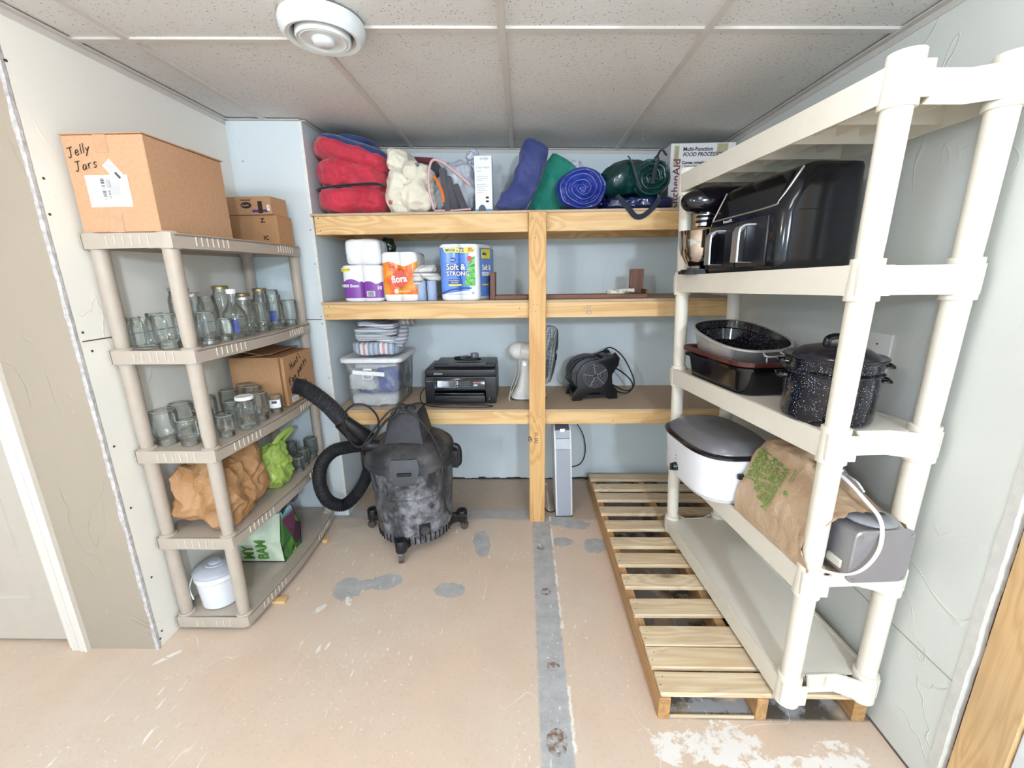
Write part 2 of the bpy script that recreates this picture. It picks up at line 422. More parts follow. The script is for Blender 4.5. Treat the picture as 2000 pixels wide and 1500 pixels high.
    dk = n.step(n.noise(23, 2, vec=n.map(loc=(3, 7, 0))), .79, .80); c = n.mix(dk, c, '6E5B49')
    low = mx(strip, pats); h = n.math('ADD', n.math('MULTIPLY', n.math('SUBTRACT', 1, low), 1), n.math('ADD', n.math('MULTIPLY', n.noise(6, 3), 1.2), n.math('MULTIPLY', nf, .12)))
    n.bump(h, .3, .004)
    return n.fin(c, n.mix(low, (.46, .46, .46), (.75, .75, .75)))
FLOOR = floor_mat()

def st(b, name, mat, smooth=0, parent=None):
    return b.obj(name, mat, parent, smooth, **({} if parent else {'kind': 'structure', 'keep': 1}))
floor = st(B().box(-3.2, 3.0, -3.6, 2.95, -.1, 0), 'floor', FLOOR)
XB0 = -3.2
wl = st(B().box(XL - .12, XL, YD + .014, YP + .1, 0, 2.3), 'wall_left', WALL_CREAM)
wp = st(B().box(XL - .11, XA - .012, YP, YB + .1, 0, 2.3), 'wall_pier', WALL_COOL)
st(B().box(XA - .014, XA, YP + .012, YB + .1, 0, 2.3), 'wall_alcove', WALL_COOL)
st(B().box(XA - .02, XR + .2, YB, YB + .12, 0, 2.3), 'wall_back', WALL_COOL)
st(B().box(XR, XR + .12, .905, YB + .1, .004, 2.3), 'wall_right', WALL_RIGHT)
st(B().box(XR + .012, XR + .13, -3.6, .735, 0, 2.3), 'wall_near_right', WALL_COOL)
st(B().box(XB0, XR + .2, -3.7, -3.6, 0, 2.3), 'wall_front', WALL_COOL)
st(B().box(XB0 - .1, XB0, -3.7, YD + .2, 0, 2.3), 'wall_far_left', WALL_COOL)
# wall with the door (faces the camera)
DX1, DX0, DH = -1.812, -2.60, 2.04
b = B(); b.box(DX1, XL - .004, YD, YD + .13, 0, 2.3); b.box(XB0, DX0, YD, YD + .13, 0, 2.3); b.box(DX0, DX1, YD, YD + .13, DH, 2.3)
st(b, 'wall_door', WALL_TAUPE)
# crumbly plaster bead on the outside corner
cb = B(); rnd = random.Random(3)
R = []
for i in range(160):
    z = i * 2.2 / 159; j = lambda s_: (rnd.random() - .5) * s_
    R.append([V((XL - .012 + .006 * noise.noise(V((z * 11, 2, 7))) + j(.003), YD - .0010, z)), V((XL - .005 + j(.0015), YD - .0025 + j(.0012), z)), V((XL + .0015 + j(.0015), YD - .001 + j(.002), z)), V((XL + .001, YD + .010 + j(.004), z)), V((XL - .006, YD + .006, z))])
cb.rings(R); st(cb, 'trim_1', plain('raw_joint_compound', 'D9D3D0', .9, var=.2, bump=.8, scale=60), 0)
# drywall seams and screws on the left wall
SEAM = plain('dark_seam_gap', '6B5B52', .9)  # dark brown of the drywall joints and gaps
b = B(); b.box(XL - .01, XL + .0012, YD + .02, YP, 1.2285, 1.2325); st(b, 'trim_2', SEAM)
b = B(); b.box(XL - .003, XA - .012, YP - .0012, YP + .01, 1.196, 1.200); st(b, 'trim_3', SEAM)
scr = plain('dark_screw_head', '4A4644', .5)
for (yy, zz) in [(1.372, 2.033), (1.39, 1.73), (1.38, 1.626), (1.385, 1.26), (1.40, 1.195), (1.389, .853), (1.391, .608), (1.40, .30), (1.385, .06), (1.475, .028), (1.372, .035)]:
    o = B().cyl((XL - .002, yy, zz), (XL + .0012, yy, zz), .0042, 10).obj('drywall_screw', scr, wl)
for (xx, zz) in [(-1.40, 1.99), (-1.395, 1.75), (-1.10, 1.66), (-1.10, 1.49), (-1.10, 1.215), (-1.10, 1.175), (-1.10, .87), (-1.10, .60)]:
    B().cyl((xx, YP - .001, zz), (xx, YP + .004, zz), .003, 8).obj('drywall_screw', scr, wp)
# metal corner bead of the pier
st(B().box(XA - .0145, XA + .0015, YP - .0015, YP + .014, 0, 2.165), 'trim_4', plain('pier_corner_bead', 'EFF1EC', .55, bump=.3))
# rough crack where drywall meets slab
b = B(); rnd = random.Random(5)
for x0, x1, y0, y1 in [(XA, XR, YB - .004, YB + .01)]:
    for i in range(44):
        a = x0 + (x1 - x0) * i / 44; c_ = x0 + (x1 - x0) * (i + 1) / 44; h = rnd.uniform(.004, .016)
        b.box(a, c_, YB - rnd.uniform(.003, .007), YB + .01, 0, h)
st(b, 'trim_5', plain('dark_crumbled_gap', '3E3A35', .95, bump=.5))
b = B(); b.box(XR - .003, XR + .02, .93, 1.12, 0, .006); st(b, 'trim_6', SEAM)
b = B(); b.box(XR - .0012, XR + .01, .93, 2.0, .372, .3745); st(b, 'trim_7', plain('hairline_seam', 'A9A396', .9))
# ragged drywall edge, stud and jamb at the right
b = B(); rnd = random.Random(9); R = []
for i in range(140):
    z = i * 2.2 / 139; e = .004 * noise.noise(V((z * 9, 3, 1))) + rnd.uniform(-.0012, .0012)
    R.append([V((XR - .0015, .93 + .004 * noise.noise(V((z * 7, 1, 5))), z)), V((XR - .002, .905 + e, z)), V((XR + .018, .902 + e, z)), V((XR + .02, .93, z))])
b.rings(R); st(b, 'trim_8', plain('ragged_drywall_edge', 'DEDCD4', .9, bump=.25))
stud = B().box(XR + .006, XR + .1, .785, .893, 0, 2.3, .003).obj('wall_stud', PINE_OLD, None, 20, label='bare knotty pine stud framing the open wall end at lower right', category='stud', keep=1)
st(B().box(XR + .012, XR + .1, .735, .784, 0, 2.3, .004), 'trim_9', plain('white_jamb', 'E9EDEE', .45))
st(B().box(XR + .022, XR + .1, .893, .906, 0, 2.2), 'trim_10', plain('reddish_brown_gap', '6E4636', .9))  # dark red-brown strip filling the gap beside the stud
# blank plate and wall anchor
o = B().box(XR - .007, XR, 1.33, 1.43, 1.10, 1.235, .003, 2).obj('blank_wall_plate', WHITEPL, None, label='white blank outlet plate on the right wall behind the speckled pot', category='wall plate', keep=1)
B().cyl((XR - .009, 1.38, 1.20), (XR - .006, 1.38, 1.20), .003, 8).obj('screw', scr, o)
b = B().cyl((XR - .001, 1.165, 1.003), (XR - .03, 1.15, 1.004), .0035, 8).cyl((XR - .002, 1.165, 1.003), (XR + .001, 1.165, 1.003), .007, 10)
b.obj('wall_anchor_screw', STEEL, None, label='silver anchor screw sticking out of right wall beside cream rack post', category='screw')

# door
DOORM = plain('painted_door', 'C2B7A8', .45, var=.02, bump=.03)
dr = bpy.data.objects.new('door_1', None); COL.objects.link(dr); dr['kind'] = 'structure'; W[dr.name_full] = Matrix.Identity(4)
B().box(DX0 + .012, DX1 - .012, YD + .03, YD + .065, .012, DH - .01, .002).obj('door_leaf', DOORM, dr, 20)
for z0, z1 in ((.20, .86), (1.02, 1.90)):
    for x0, x1 in ((DX0 + .12, (DX0 + DX1) / 2 - .05), ((DX0 + DX1) / 2 + .05, DX1 - .125)):
        b = B()
        for k, (i, y) in enumerate([(0, .030), (.012, .036), (.03, .0345), (.05, .026)]):
            pass
        rr = [[V((x0 + i, YD + y, z0 + i)), V((x1 - i, YD + y, z0 + i)), V((x1 - i, YD + y, z1 - i)), V((x0 + i, YD + y, z1 - i))] for i, y in [(0, .0305), (.004, .024), (.014, .024), (.02, .029), (.045, .029), (.06, .0225)]]
        b.rings(rr, True, True); b.obj('raised_panel', DOORM, dr, 25)
prof = [(0, 0), (0, -.016), (.006, -.019), (.014, -.013), (.030, -.014), (.040, -.010), (.060, -.010), (.064, -.012), (.070, -.008), (.070, 0)]
CASING = plain('door_casing_paint', 'DFD7CC', .4, var=.02)
b = B(); b.rings([[V((DX1 + .078 - u - .002, YD + v, z)) for u, v in prof] for z in (0, DH + .07)]); b.obj('casing', CASING, dr, 20)
b = B(); b.rings([[V((x, YD + v, DH + .07 - u)) for u, v in prof] for x in (DX0 - .07, DX1 + .07)]); b.obj('casing', CASING, dr, 20)
b = B().box(DX1 - .012, DX1 + .006, YD + .0005, YD + .12, 0, DH).box(DX1 - .022, DX1 - .012, YD + .066, YD + .08, 0, DH); b.obj('jamb', CASING, dr, 20)
B().box(DX0, DX1, YD + .085, YD + .1, .0, DH).obj('darkness_sheet', plain('painted_darkness', '1A1714', .9), dr)  # near-black sheet, its colour stands in for the unlit space behind the door

# ceiling: grid of runners, cross tees and lay-in tiles
def tile_mat():
    n = N('fissured_ceiling_tile'); c = n.mix(n.step(n.noise(2, 3), .3, .7), 'DCDAD7', 'E3E2DF')
    def fiss(mp, lo, th):
        v = n.vor(1, vec=mp); cl = n.n('ShaderNodeSeparateColor'); n.put(cl, 0, n.vor(1, vec=mp, out=1))
        return n.math('MULTIPLY', n.step(v, th, th - .06), n.step(cl.outputs[0], lo, lo + .02))
    f = n.math('MAXIMUM', fiss(n.map((52, 105, 1), (0, 0, .5)), .50, .20), fiss(n.map((125, 60, 1), (0, 0, .3), (4, 2, 0)), .62, .20)); pin = n.math('MAXIMUM', fiss(n.map((90, 90, 1), (0, 0, .9), (7, 1, 0)), .3, .13), n.step(n.noise(240, 1), .70, .75))
    c = n.mix(n.math('MAXIMUM', n.math('MULTIPLY', f, .85), n.math('MULTIPLY', pin, .30)), c, '7E756C')
    st_ = n.step(n.noise(1.3, 2, vec=n.map(loc=(2, 5, 0))), .62, .74); c = n.mix(n.math('MULTIPLY', st_, .25), c, 'C9A98A')
    n.bump(n.math('SUBTRACT', n.noise(90, 3), n.math('MULTIPLY', f, 1.5)), .3, .003); return n.fin(c, .85)
TILE = tile_mat(); GRID = plain('painted_ceiling_grid', 'D3CDC6', .45, var=.02)
ce = bpy.data.objects.new('ceiling', None); COL.objects.link(ce); ce['kind'] = 'structure'
CM = Matrix.Rotation(math.atan(.0255), 4, 'Y'); CM.translation = V((0, 0, 2.138)); ce.matrix_world = CM; W['ceiling'] = CM
def cobj(b, name, m): 
    for v in b.bm.verts: v.co = CM @ v.co
    return b.obj(name, m, ce, 20)
RX = [-3.1, -2.49, -1.88, -1.262, -.654, -.060, .553, 1.165, 1.78]
for i, x0 in enumerate(RX[:-1]):
    x1 = RX[i + 1]; tees = [-2.12, -.90, .32, 1.52] if x0 > -.7 else [-2.06, -.84, .38, 1.585]
    ys = [-3.6] + tees + [YB + .02]
    if x1 <= -1.2: ys = [-3.6, -2.06, -.84, .38, 1.585, YP]
    for y0, y1 in zip(ys, ys[1:]):
        a0, a1 = x0 + .012, x1 - .012
        if i == len(RX) - 2: continue
        if x1 > 1.1: a1 = XR + .05
        if x1 <= -1.2 and x1 > -1.3 and y0 > 1.3: a0 = XL - .05
        if x1 < -1.3 and y0 > 1.3: continue
        cobj(B().box(a0, a1, y0 + .011, y1 - .011, .006, .02), 'ceiling_tile', TILE)
        if x1 < -1.3 and y1 > 1.5: continue
        if y1 < 2.3: cobj(B().box(max(a0, XL - .02) if y1 > 1.3 else a0, min(a1, XR), y1 - .012, y1 + .012, -.001, .010), 'cross_tee', GRID)
    if x1 < 1.1: cobj(B().box(x1 - .012, x1 + .012, -3.6, (YP if x1 < XA else YB) if x1 > XL else YD, -.002, .010), 'grid_runner', GRID)
cobj(B().box(XL, XL + .022, YD, YP, -.003, .001).box(XL, XL + .002, YD, YP, -.022, .0), 'wall_angle', GRID)
cobj(B().box(XR - .022, XR, -3.6, YB, -.003, .001).box(XR - .002, XR, -3.6, YB, -.022, .0), 'wall_angle', GRID)
cobj(B().box(XA, XR, YB - .022, YB, -.003, .001).box(XA, XR, YB - .002, YB, -.022, 0), 'wall_angle', GRID)
cobj(B().box(XL, XA, YP - .022, YP, -.003, .001).box(XA, XA + .022, YP, YB, -.003, .001), 'wall_angle', GRID)
cobj(B().box(-3.25, 3.0, -3.65, 2.95, .03, .09), 'deck_above', plain('dark_plenum', '55504A', .9))

# ceiling lamps (flush round fittings), the last one added as fill
for i, (x, y, z, r, p, c) in enumerate(LAMPS):
    n = N('lamp_diffuser'); dm = n.fin('FFFFFF', .4, Emission_Color=lin((1, .96, .9)), Emission_Strength=3.0)
    t = thing('ceiling_lamp', ['round flush ceiling lamp behind the camera, centre', 'small round ceiling lamp above the pallet end', 'warm round ceiling lamp between the vent and the camera', 'unseen round fill lamp added behind the camera, left'][i], 'lamp', (x, y, ceil_z(x)))
    B().lathe([(r + .02, 0), (r + .02, -.02), (r, -.03), (r * .5, -.03)], (x, y, ceil_z(x)), 32, cap=False).obj('lamp_base', WHITEPL, t)
    B().lathe([(r, -.028), (r * .98, -.04), (r * .3, -.045), (.001, -.045)], (x, y, ceil_z(x)), 32, cap=False).obj('diffuser', dm, t)
    lamp_light(x, y, z, r, p, c)

# round ceiling vent
vz = ceil_z(-.585); t = thing('ceiling_vent', 'round white ceiling vent with raised centre disc', 'vent', (-.585, 1.475, vz))
VW = plain('vent_white', 'E2E6E6', .3, var=.01); VG = plain('vent_shadow_grey', '8F8B88', .6)
F_ = Matrix.Rotation(math.atan(.0255), 3, 'Y').to_4x4()
B().lathe([(.118, 0), (.121, -.012), (.116, -.035), (.104, -.045), (.092, -.041), (.086, -.03), (.084, 0)], (-.585, 1.475, vz), 48, F_, cap=False).obj('outer_ring', VW, t)
B().lathe([(.086, -.004), (.001, -.004)], (-.585, 1.475, vz), 32, F_, cap=False).obj('throat', plain('vent_throat', '4C4542', .8), t)
d = B().lathe([(.001, -.02), (.070, -.02), (.077, -.028), (.078, -.044), (.074, -.050), (.068, -.047), (.064, -.050), (.060, -.046), (.045, -.043), (.034, -.045), (.029, -.056), (.024, -.060), (.001, -.061)], (-.585, 1.475, vz), 48, F_, cap=False).obj('centre_disc', VW, t)

# ------------------------------------------------------------------ built-in pine shelves
SH = thing('wooden_shelving', 'built-in pine shelving with particle board decks across the alcove', 'shelving', (0, 2.29, 0))
FY = 2.302     # front face of the beams
DECKS = [(1.734, 1.632), (1.292, 1.199), (.688, .600)]
for k, (zt, zb) in enumerate(DECKS):
    th = .012; ft = zt - th
    B().box(XA + .003, XR - .003, FY - .002, YB - .001, ft, zt, .001).obj('deck_board', BOARD, SH, 20)
    if k == 0:
        B().box(XA + .022, .0285, FY, FY + .038, zb, ft - .0005, .002).obj('beam', PINE_X, SH, 20)
        B().box(.1185, XR - .003, FY, FY + .038, zb, ft - .0005, .002).obj('beam', PINE_X, SH, 20)
    else:
        B().box(XA + .012, XR - .003, FY, FY + .038, zb, ft - .0005, .002).obj('beam', PINE_X, SH, 20)
    B().box(XA + .003, XR - .003, YB - .040, YB - .001, zb, ft - .0005, .002).obj('ledger', PINE_X, SH, 20)
    for x0 in (XA + .002, XR - .041): B().box(x0, x0 + .038, FY + .039, YB - .041, zb + .002, ft - .001, .002).obj('side_ledger', PINE_X, SH, 20)
post = B().box(.029, .118, FY - .038, FY - .0005, 0, 1.722, .003).obj('post', PINE_Z, SH, 20)
nail = plain('screw_head', '4B3A2B', .5)
for (x, z) in [(.05, 1.69), (.095, 1.675), (.052, 1.27), (.072, 1.27), (.062, 1.235), (.052, .655), (.09, .66), (.055, .015), (.098, .02), (.062, 1.60), (.055, .63)]:
    B().cyl((x, FY - .0392, z), (x, FY - .0375, z), .0022, 8).obj('screw', nail, post)
b = B()
for (x, z) in [(-1.04, 1.712), (-1.035, 1.652), (-1.04, 1.27), (-1.05, 1.22), (-.02, 1.25), (.32, 1.25), (.02, .65), (.5, .62), (.9, .66)]: b.cyl((x, FY - .0008, z), (x, FY + .002, z), .0028, 8)
b.obj('screws', nail, SH, kind='stuff')
text('SYP 10', .028, frame((.078, FY - .0388, .50), (0, 0, 1), (-1, 0, 0)), INK, SH, 'grade_stamp', .0003, sx=.8)
text('GP', .03, frame((.045, FY - .0388, .508), (0, 0, 1), (-1, 0, 0)), INK, SH, 'grade_stamp', .0003, bold=.0005, sx=.9)
text('SY', .026, frame((.33, FY - .0008, 1.243), (1, 0, 0), (0, 0, 1)), GREYINK, SH, 'grade_stamp', .0003)
text('IO', .030, frame((.33, FY - .0008, 1.214), (1, 0, 0), (0, 0, 1)), GREYINK, SH, 'grade_stamp', .0003)

# ------------------------------------------------------------------ pallet
PA = thing('wooden_pallet', 'long slatted wooden pallet on the floor under the cream rack', 'pallet', (.77, 1.9, 0))
PX0, PX1 = .436, 1.104
for i, (x0, x1) in enumerate([(PX0, PX0 + .038), (.752, .788), (PX1 - .042, PX1)]):
    B().box(x0, x1, 1.108, 2.70, .0, .0845, .003).obj('stringer', PAL_Y, PA, 20)
rnd = random.Random(4)
SLY = [2.60, 2.465, 2.335, 2.185, 2.035, 1.885, 1.745, 1.60, 1.445, 1.30, 1.208, 1.112]
for i, y in enumerate(SLY):
    wd = .084 + rnd.uniform(-.006, .008); a = rnd.uniform(-.008, .008)
    B().box(PX0 + rnd.uniform(-.003, .006), PX1 + rnd.uniform(-.006, .002), y, y + wd, .085, .103, .003, R=Matrix.Rotation(a, 3, 'Z')).obj('slat', PAL_X, PA, 20)
for i, y in enumerate([1.125, 1.9, 2.6]): B().box(PX0 + .0385, .7515, y, y + .085, .001, .016, .002).obj('bottom_slat', PAL_X, PA, 20) if i else None
B().box(PX0 + .0385, .7515, 1.110, 1.118, .001, .012, .002).obj('bottom_slat', PAL_X, PA, 20)
b = B()
for y in SLY:
    for x in (PX0 + .012, PX0 + .026): b.cyl((x, y + .03 + (x > .45) * .03, .102), (x, y + .03 + (x > .45) * .03, .1036), .0022, 6)
b.obj('nail_heads', nail, PA, kind='stuff')

# ------------------------------------------------------------------ resin racks
def deform(bm, f):
    for v in bm.verts: v.co = f(v.co)
# cream rack on the pallet: local u = along, v = depth, z up
RA = math.atan2(.053, .92)
RO = V((.828, 1.095, 0)); RL, RD = .925, .243
U = V((-math.sin(RA), math.cos(RA), 0)); Vv = V((math.cos(RA), math.sin(RA), 0))
def rk(u, v, z):
    t = u / RL
    return RO + U * u + Vv * v + V((-t * .040 * (z - .1), 0, z - t * .030 * min(1, max(0, z - .1) / .4)))
def rkf(p): return rk(p.x, p.y, p.z)
CR = thing('resin_shelf_rack', 'tall cream resin five-shelf rack standing on the pallet', 'shelf rack', (.9, 1.5, .105))
TOPS = [1.857, 1.440, 1.012, .590, .192]; AH = .072
for k, zt in enumerate(TOPS):
    b = B()
    b.box(.010, RL - .010, -.030, RD + .030, zt - .010, zt - .004, 0)
    for q in range(1, 24):      # fine boards across so the twist bends smoothly
        pass
    n_ = 16
    front = [(-.02 + (RL + .04) * i / n_, -.033) for i in range(n_ + 1)]
    back = [(RL + .02 - (RL + .04) * i / n_, RD + .033) for i in range(n_ + 1)]
    b.strip(front, zt - AH, zt, .005); b.strip(back, zt - AH, zt, .005)
    for s_, u0 in ((-1, 0), (1, RL)):
        e = [(u0 + s_ * .026, -.010), (u0 + s_ * .030, .034), (u0 - s_ * .012, .062), (u0 - s_ * .012, RD - .085), (u0 + s_ * .020, RD - .028), (u0 + s_ * .030, RD + .01)]
        b.strip(e if s_ < 0 else e[::-1], zt - AH, zt - .001, .005)
    for v in (0, RD):
        for u in (0, RL):
            b.lathe([(.0335, zt - AH - .014), (.0355, zt - AH - .012), (.0355, zt - AH), (.034, zt + .0), (.034, zt + (.022 if k == 0 else .014)), (.029, zt + (.024 if k == 0 else .015))], (u, v, 0), 24)
    # ribs below
    for i in range(1, 6):
        u = RL * i / 6; b.box(u - .002, u + .002, -.028, RD + .028, zt - AH + .008, zt - .009)
    for v in (RD * .22, RD * .5, RD * .78):
        for i in range(12): b.box(RL * i / 12, RL * (i + 1) / 12, v - .002, v + .002, zt - AH * (.62), zt - .009)
    # thin lip round the tread, cross seams on the deck
    b.strip([(p[0], p[1] + .006) for p in front], zt - .004, zt + .001, .006); b.strip([(p[0], p[1] - .006) for p in back], zt - .004, zt + .001, .006)
    deform(b.bm, rkf); b.obj('shelf', CREAMPL, CR, 35)
rings_ = [0] + TOPS[::-1]
for v in (0, RD):
    for u in (0, RL):
        for za, zb in zip(TOPS[::-1][:-1], TOPS[::-1][1:]):
            b = B().lathe([(.026, za + .005), (.0272, za + .06), (.0285, zb - AH - .02), (.0285, zb - AH - .004)], (u, v, 0), 24, cap=False)
            deform(b.bm, rkf); b.obj('post', CREAMPL, CR, 40)

# taupe rack by the left wall: u along the wall (y), v towards the wall (-x)
TR = thing('resin_shelf_rack', 'taupe resin five-shelf rack crowded with jars by the left wall', 'shelf rack', (-1.3, 1.87, 0))
LO = V((-1.178, 1.478, 0)); LL, LD = .795, .245
def lk(p): return V((LO.x - p.y, LO.y + p.x, p.z))
LT = [1.575, 1.186, .809, .440, .068]; LH = .048
def bow(t): return -.030 - .030 * math.sin(PI * t) ** 1.0
for k, zt in enumerate(LT):
    b = B(); n_ = 20
    front = [(-.012 + (LL + .024) * i / n_, bow(i / n_)) for i in range(n_ + 1)]
    poly = front + [(LL + .024, LD + .024), (-.024, LD + .024)]
    b.prism(poly, 2, zt - .009, zt - .003)
    b.strip(front, zt - LH, zt, .005)
    b.strip([(-.012, bow(0)), (-.024, -.028), (-.031, -.015), (-.032, .0), (-.032, LD + .02)][::-1], zt - LH, zt, .005)
    b.strip([(LL + .012, bow(1)), (LL + .03, -.015), (LL + .03, LD + .02)], zt - LH, zt, .005)
    b.strip([(-.03, LD + .026), (LL + .03, LD + .026)], zt - LH, zt, .004)
    for v in (0, LD):
        for u in (0, LL): b.lathe([(.031, zt - LH - .002), (.031, zt + .002), (.026, zt + .006)], (u, v, 0), 20)
    for i in range(1, 8): b.box(LL * i / 8 - .002, LL * i / 8 + .002, -.028, LD, zt - LH + .012, zt - .008)
    b.mi = 1
    for a0, n1 in ((.10, 7), (.70, 7)):
        for i in range(n1):
            t = a0 + i * (.030 if a0 < .5 else .030); u = -.012 + (LL + .024) * t
            b.box(u - .0014, u + .0014, bow(t) - .0035, bow(t) + .001, zt - LH + .010, zt - .008)
    for i in range(6):
        v = .042 + i * .028; b.box(-.0355, -.031, v - .0016, v + .0016, zt - LH + .010, zt - .008)
    deform(b.bm, lk); b.obj('shelf', [TAUPEPL, NOTCH], TR, 35)
for v in (0, LD):
    for u in (0, LL):
        for za, zb in zip(LT[::-1][:-1], LT[::-1][1:]):
            b = B().lathe([(.0205, za + .002), (.0235, za + .05), (.025, zb - LH)], (u, v, 0), 20, cap=False)
            deform(b.bm, lk); b.obj('post', TAUPEPL, TR, 40)

# ------------------------------------------------------------------ glass jars
BRASS = plain('brass_lid', '9C8A5C', .35, .8); SILV = plain('silver_lid', 'B4B5B6', .3, .9)
def jar(x, y, z, r, h, label, kind='open', lid=None, inv=False, mat=None, name='glass_jar', group='empty glass jars', wide=.78, ribs=0):
    t = thing(name, label, 'jar', (x, y, z), group); mat = mat or GLASS
    nh = .018 if h < .12 else .024
    pr = [(r * .80, .003), (r * .93, .006), (r, .016), (r * 1.0, h * .45), (r * .99, h - nh * 2.1), (r * .93, h - nh * 1.5), (r * wide * 1.02, h - nh), (r * wide * 1.02, h - nh * .75), (r * wide * 1.07, h - nh * .6), (r * wide, h - nh * .45), (r * wide * 1.06, h - nh * .25), (r * wide, h - .001), (r * wide * .93, h - .002), (r * wide * .93, h - nh)]
    if ribs: pr = pr[:3] + [(r * (1 if i % 2 else .965), .02 + (h - nh * 2.4 - .02) * i / ribs) for i in range(ribs)] + pr[4:]
    pr = [(.0008, .006)] + pr
    if inv: pr = [(a, h - b_) for a, b_ in pr]
    B().lathe(pr, (x, y, z), 28, cap=False).obj('glass_body', mat, t, 50)
    bz = z + .003 if not inv else z + h - .006
    B().lathe([(r * .86, 0), (r * .92, .0025), (r * .86, .004)], (x, y, bz - .001), 24, cap=False).obj('thick_base', plain('thick_glass_edge', 'A9B1AB', .1, var=.02), t, 50)
    if lid:
        L = {'brass': BRASS, 'silver': SILV, 'white': WHITEPL}[lid]; lr = r * wide * 1.12; z0 = z + h - .013 if not inv else z - .0
        if inv: B().lathe([(lr, .001), (lr, .013), (lr * .93, .014)], (x, y, z0), 28, cap=False).obj('lid', L, t, 40)
        else: B().lathe([(lr, 0), (lr * 1.01, .011), (lr * .95, .014), (lr * .85, .0135), (.001, .0132)], (x, y, z0), 28, cap=False).obj('lid', L, t, 40)
    return t
def jar_label(t, x, y, z, r, a0, a1, z0, z1, mat, name='paper_label'):
    n_ = 10; P = [(x + (r + .0008) * math.cos(a0 + (a1 - a0) * i / n_), y + (r + .0008) * math.sin(a0 + (a1 - a0) * i / n_)) for i in range(n_ + 1)]
    b = B(); b.rings([[V((p[0], p[1], z + z0)), V((p[0], p[1], z + z1))] for p in P], closed=False); b.obj(name, mat, t, 60)
z2 = LT[1] + .001
S2 = [  # x, y, r, h, lid, inv, label
 (-1.405, 1.52, .030, .098, None, False, 'open glass jar squeezed behind the near wall-side rack post, second shelf'),
 (-1.352, 1.497, .040, .098, None, False, 'wide open glass jar nearest the camera on the upper jar shelf'),
 (-1.378, 1.585, .034, .105, None, False, 'open jar half hidden behind the nearest wide jar, upper jar shelf'),
 (-1.352, 1.690, .040, .182, 'silver', False, 'tall silver-lidded quart jar by the wall, left of near front post'),
 (-1.262, 1.492, .041, .112, None, True, 'upturned glass jar just left of the near front post, upper jar shelf'),
 (-1.275, 1.650, .037, .165, 'silver', False, 'silver-lidded jar right behind the near front rack post'),
 (-1.190, 1.590, .034, .110, 'silver', True, 'upturned jar on its lid just right of near front post, upper shelf'),
 (-1.330, 1.800, .038, .150, None, False, 'open threaded jar behind the bottle with white cap'),
 (-1.183, 1.672, .030, .082, None, True, 'small upturned jar in front of the bottle with white cap'),
 (-1.330, 1.900, .036, .182, 'brass', False, 'tall brass-lidded jar standing behind the white-capped bottle'),
 (-1.203, 1.850, .042, .143, 'silver', False, 'big clear silver-lidded jar right of the white-capped bottle'),
 (-1.310, 2.010, .036, .150, 'brass', False, 'brass-lidded jar in the back row, middle of upper jar shelf'),
 (-1.285, 2.110, .036, .166, 'brass', False, 'brass-lidded jar against the back row near far rack post'),
 (-1.200, 1.953, .036, .118, None, True, 'upturned ribbed jar between the big lidded jar and blue-labelled jar'),
 (-1.298, 2.215, .040, .160, None, True, 'large upturned jar behind the blue-labelled jar'),
 (-1.197, 2.065, .040, .140, None, False, 'open jar with a blue label near far end of shelf'),
 (-1.188, 2.180, .037, .116, None, True, 'upturned round jar nearest the far front rack post, upper shelf'),
]
for k, (x, y, r, h, lid, inv, lab) in enumerate(S2):
    h *= 1.13
    t = jar(x, y, z2, r, h, lab, lid=lid, inv=inv, group='glass jars on the second shelf')
    if 'blue label' in lab: jar_label(t, x, y, z2, r, -1.9, -.9, .035, .085, plain('blue_label', '4757A0', .5, var=.25, scale=60))
# bottle with white cap
bx, by = -1.190, 1.758
t = thing('glass_bottle', 'glass bottle with white screw cap and blue and white label', 'bottle', (bx, by, z2))
B().lathe([(.001, .006), (.036, .003), (.043, .010), (.044, .085), (.040, .104), (.026, .124), (.0175, .142), (.0155, .165), (.0155, .186)], (bx, by, z2), 28, cap=False).obj('glass_body', GLASS, t, 50)
B().lathe([(.0175, 0), (.0175, .018), (.001, .0185)], (bx, by, z2 + .178), 20, cap=False).obj('cap', WHITEPL, t, 40)
jar_label(t, bx, by, z2, .0442, -2.35, -1.35, .022, .078, PAPER); jar_label(t, bx, by, z2, .0445, -1.35, -.75, .022, .078, plain('blue_label', '4757A0', .5))
b = B()
for i in range(7): 
    zz = z2 + .030 + i * .0065; P = [(bx + .0449 * math.cos(a), by + .0449 * math.sin(a), zz) for a in (-2.25, -2.05, -1.85, -1.65)]
    b.tube(P, .0006, 4, 2)
b.obj('label_print', GREYINK, t, kind='stuff')

z3 = LT[2] + .001
S3 = [
 (-1.383, 1.530, .045, .124, None, True, 'big upturned jar nearest the camera on the middle jar shelf'),
 (-1.395, 1.632, .043, .122, None, True, 'upturned jar behind the nearest big jar, by the wall, middle shelf'),
 (-1.282, 1.515, .038, .095, None, True, 'squat upturned jar left of the near front post, middle shelf'),
 (-1.368, 1.735, .040, .118, None, True, 'upturned jar in the wall row just left of the front post line'),
 (-1.300, 1.625, .035, .100, None, True, 'upturned jar in the second row behind the squat jar'),
 (-1.345, 1.850, .038, .118, None, True, 'upturned jar in the wall row seen right of the front post'),
 (-1.255, 1.740, .036, .100, None, True, 'upturned jar in the middle row behind the white-lidded jar'),
 (-1.197, 1.600, .033, .085, None, True, 'small upturned jar just right of near front post, middle shelf'),
 (-1.330, 1.950, .038, .120, None, True, 'upturned jar in the back row next to the fan parts box'),
 (-1.255, 1.885, .038, .125, None, True, 'tall upturned jar behind the pinkish jar, against the fan parts box'),
 (-1.180, 1.800, .041, .118, None, True, 'upturned faceted jar right of the white-lidded jar'),
 (-1.165, 1.905, .031, .080, None, True, 'small upturned jar with a barcode label beside the fan parts box'),
]
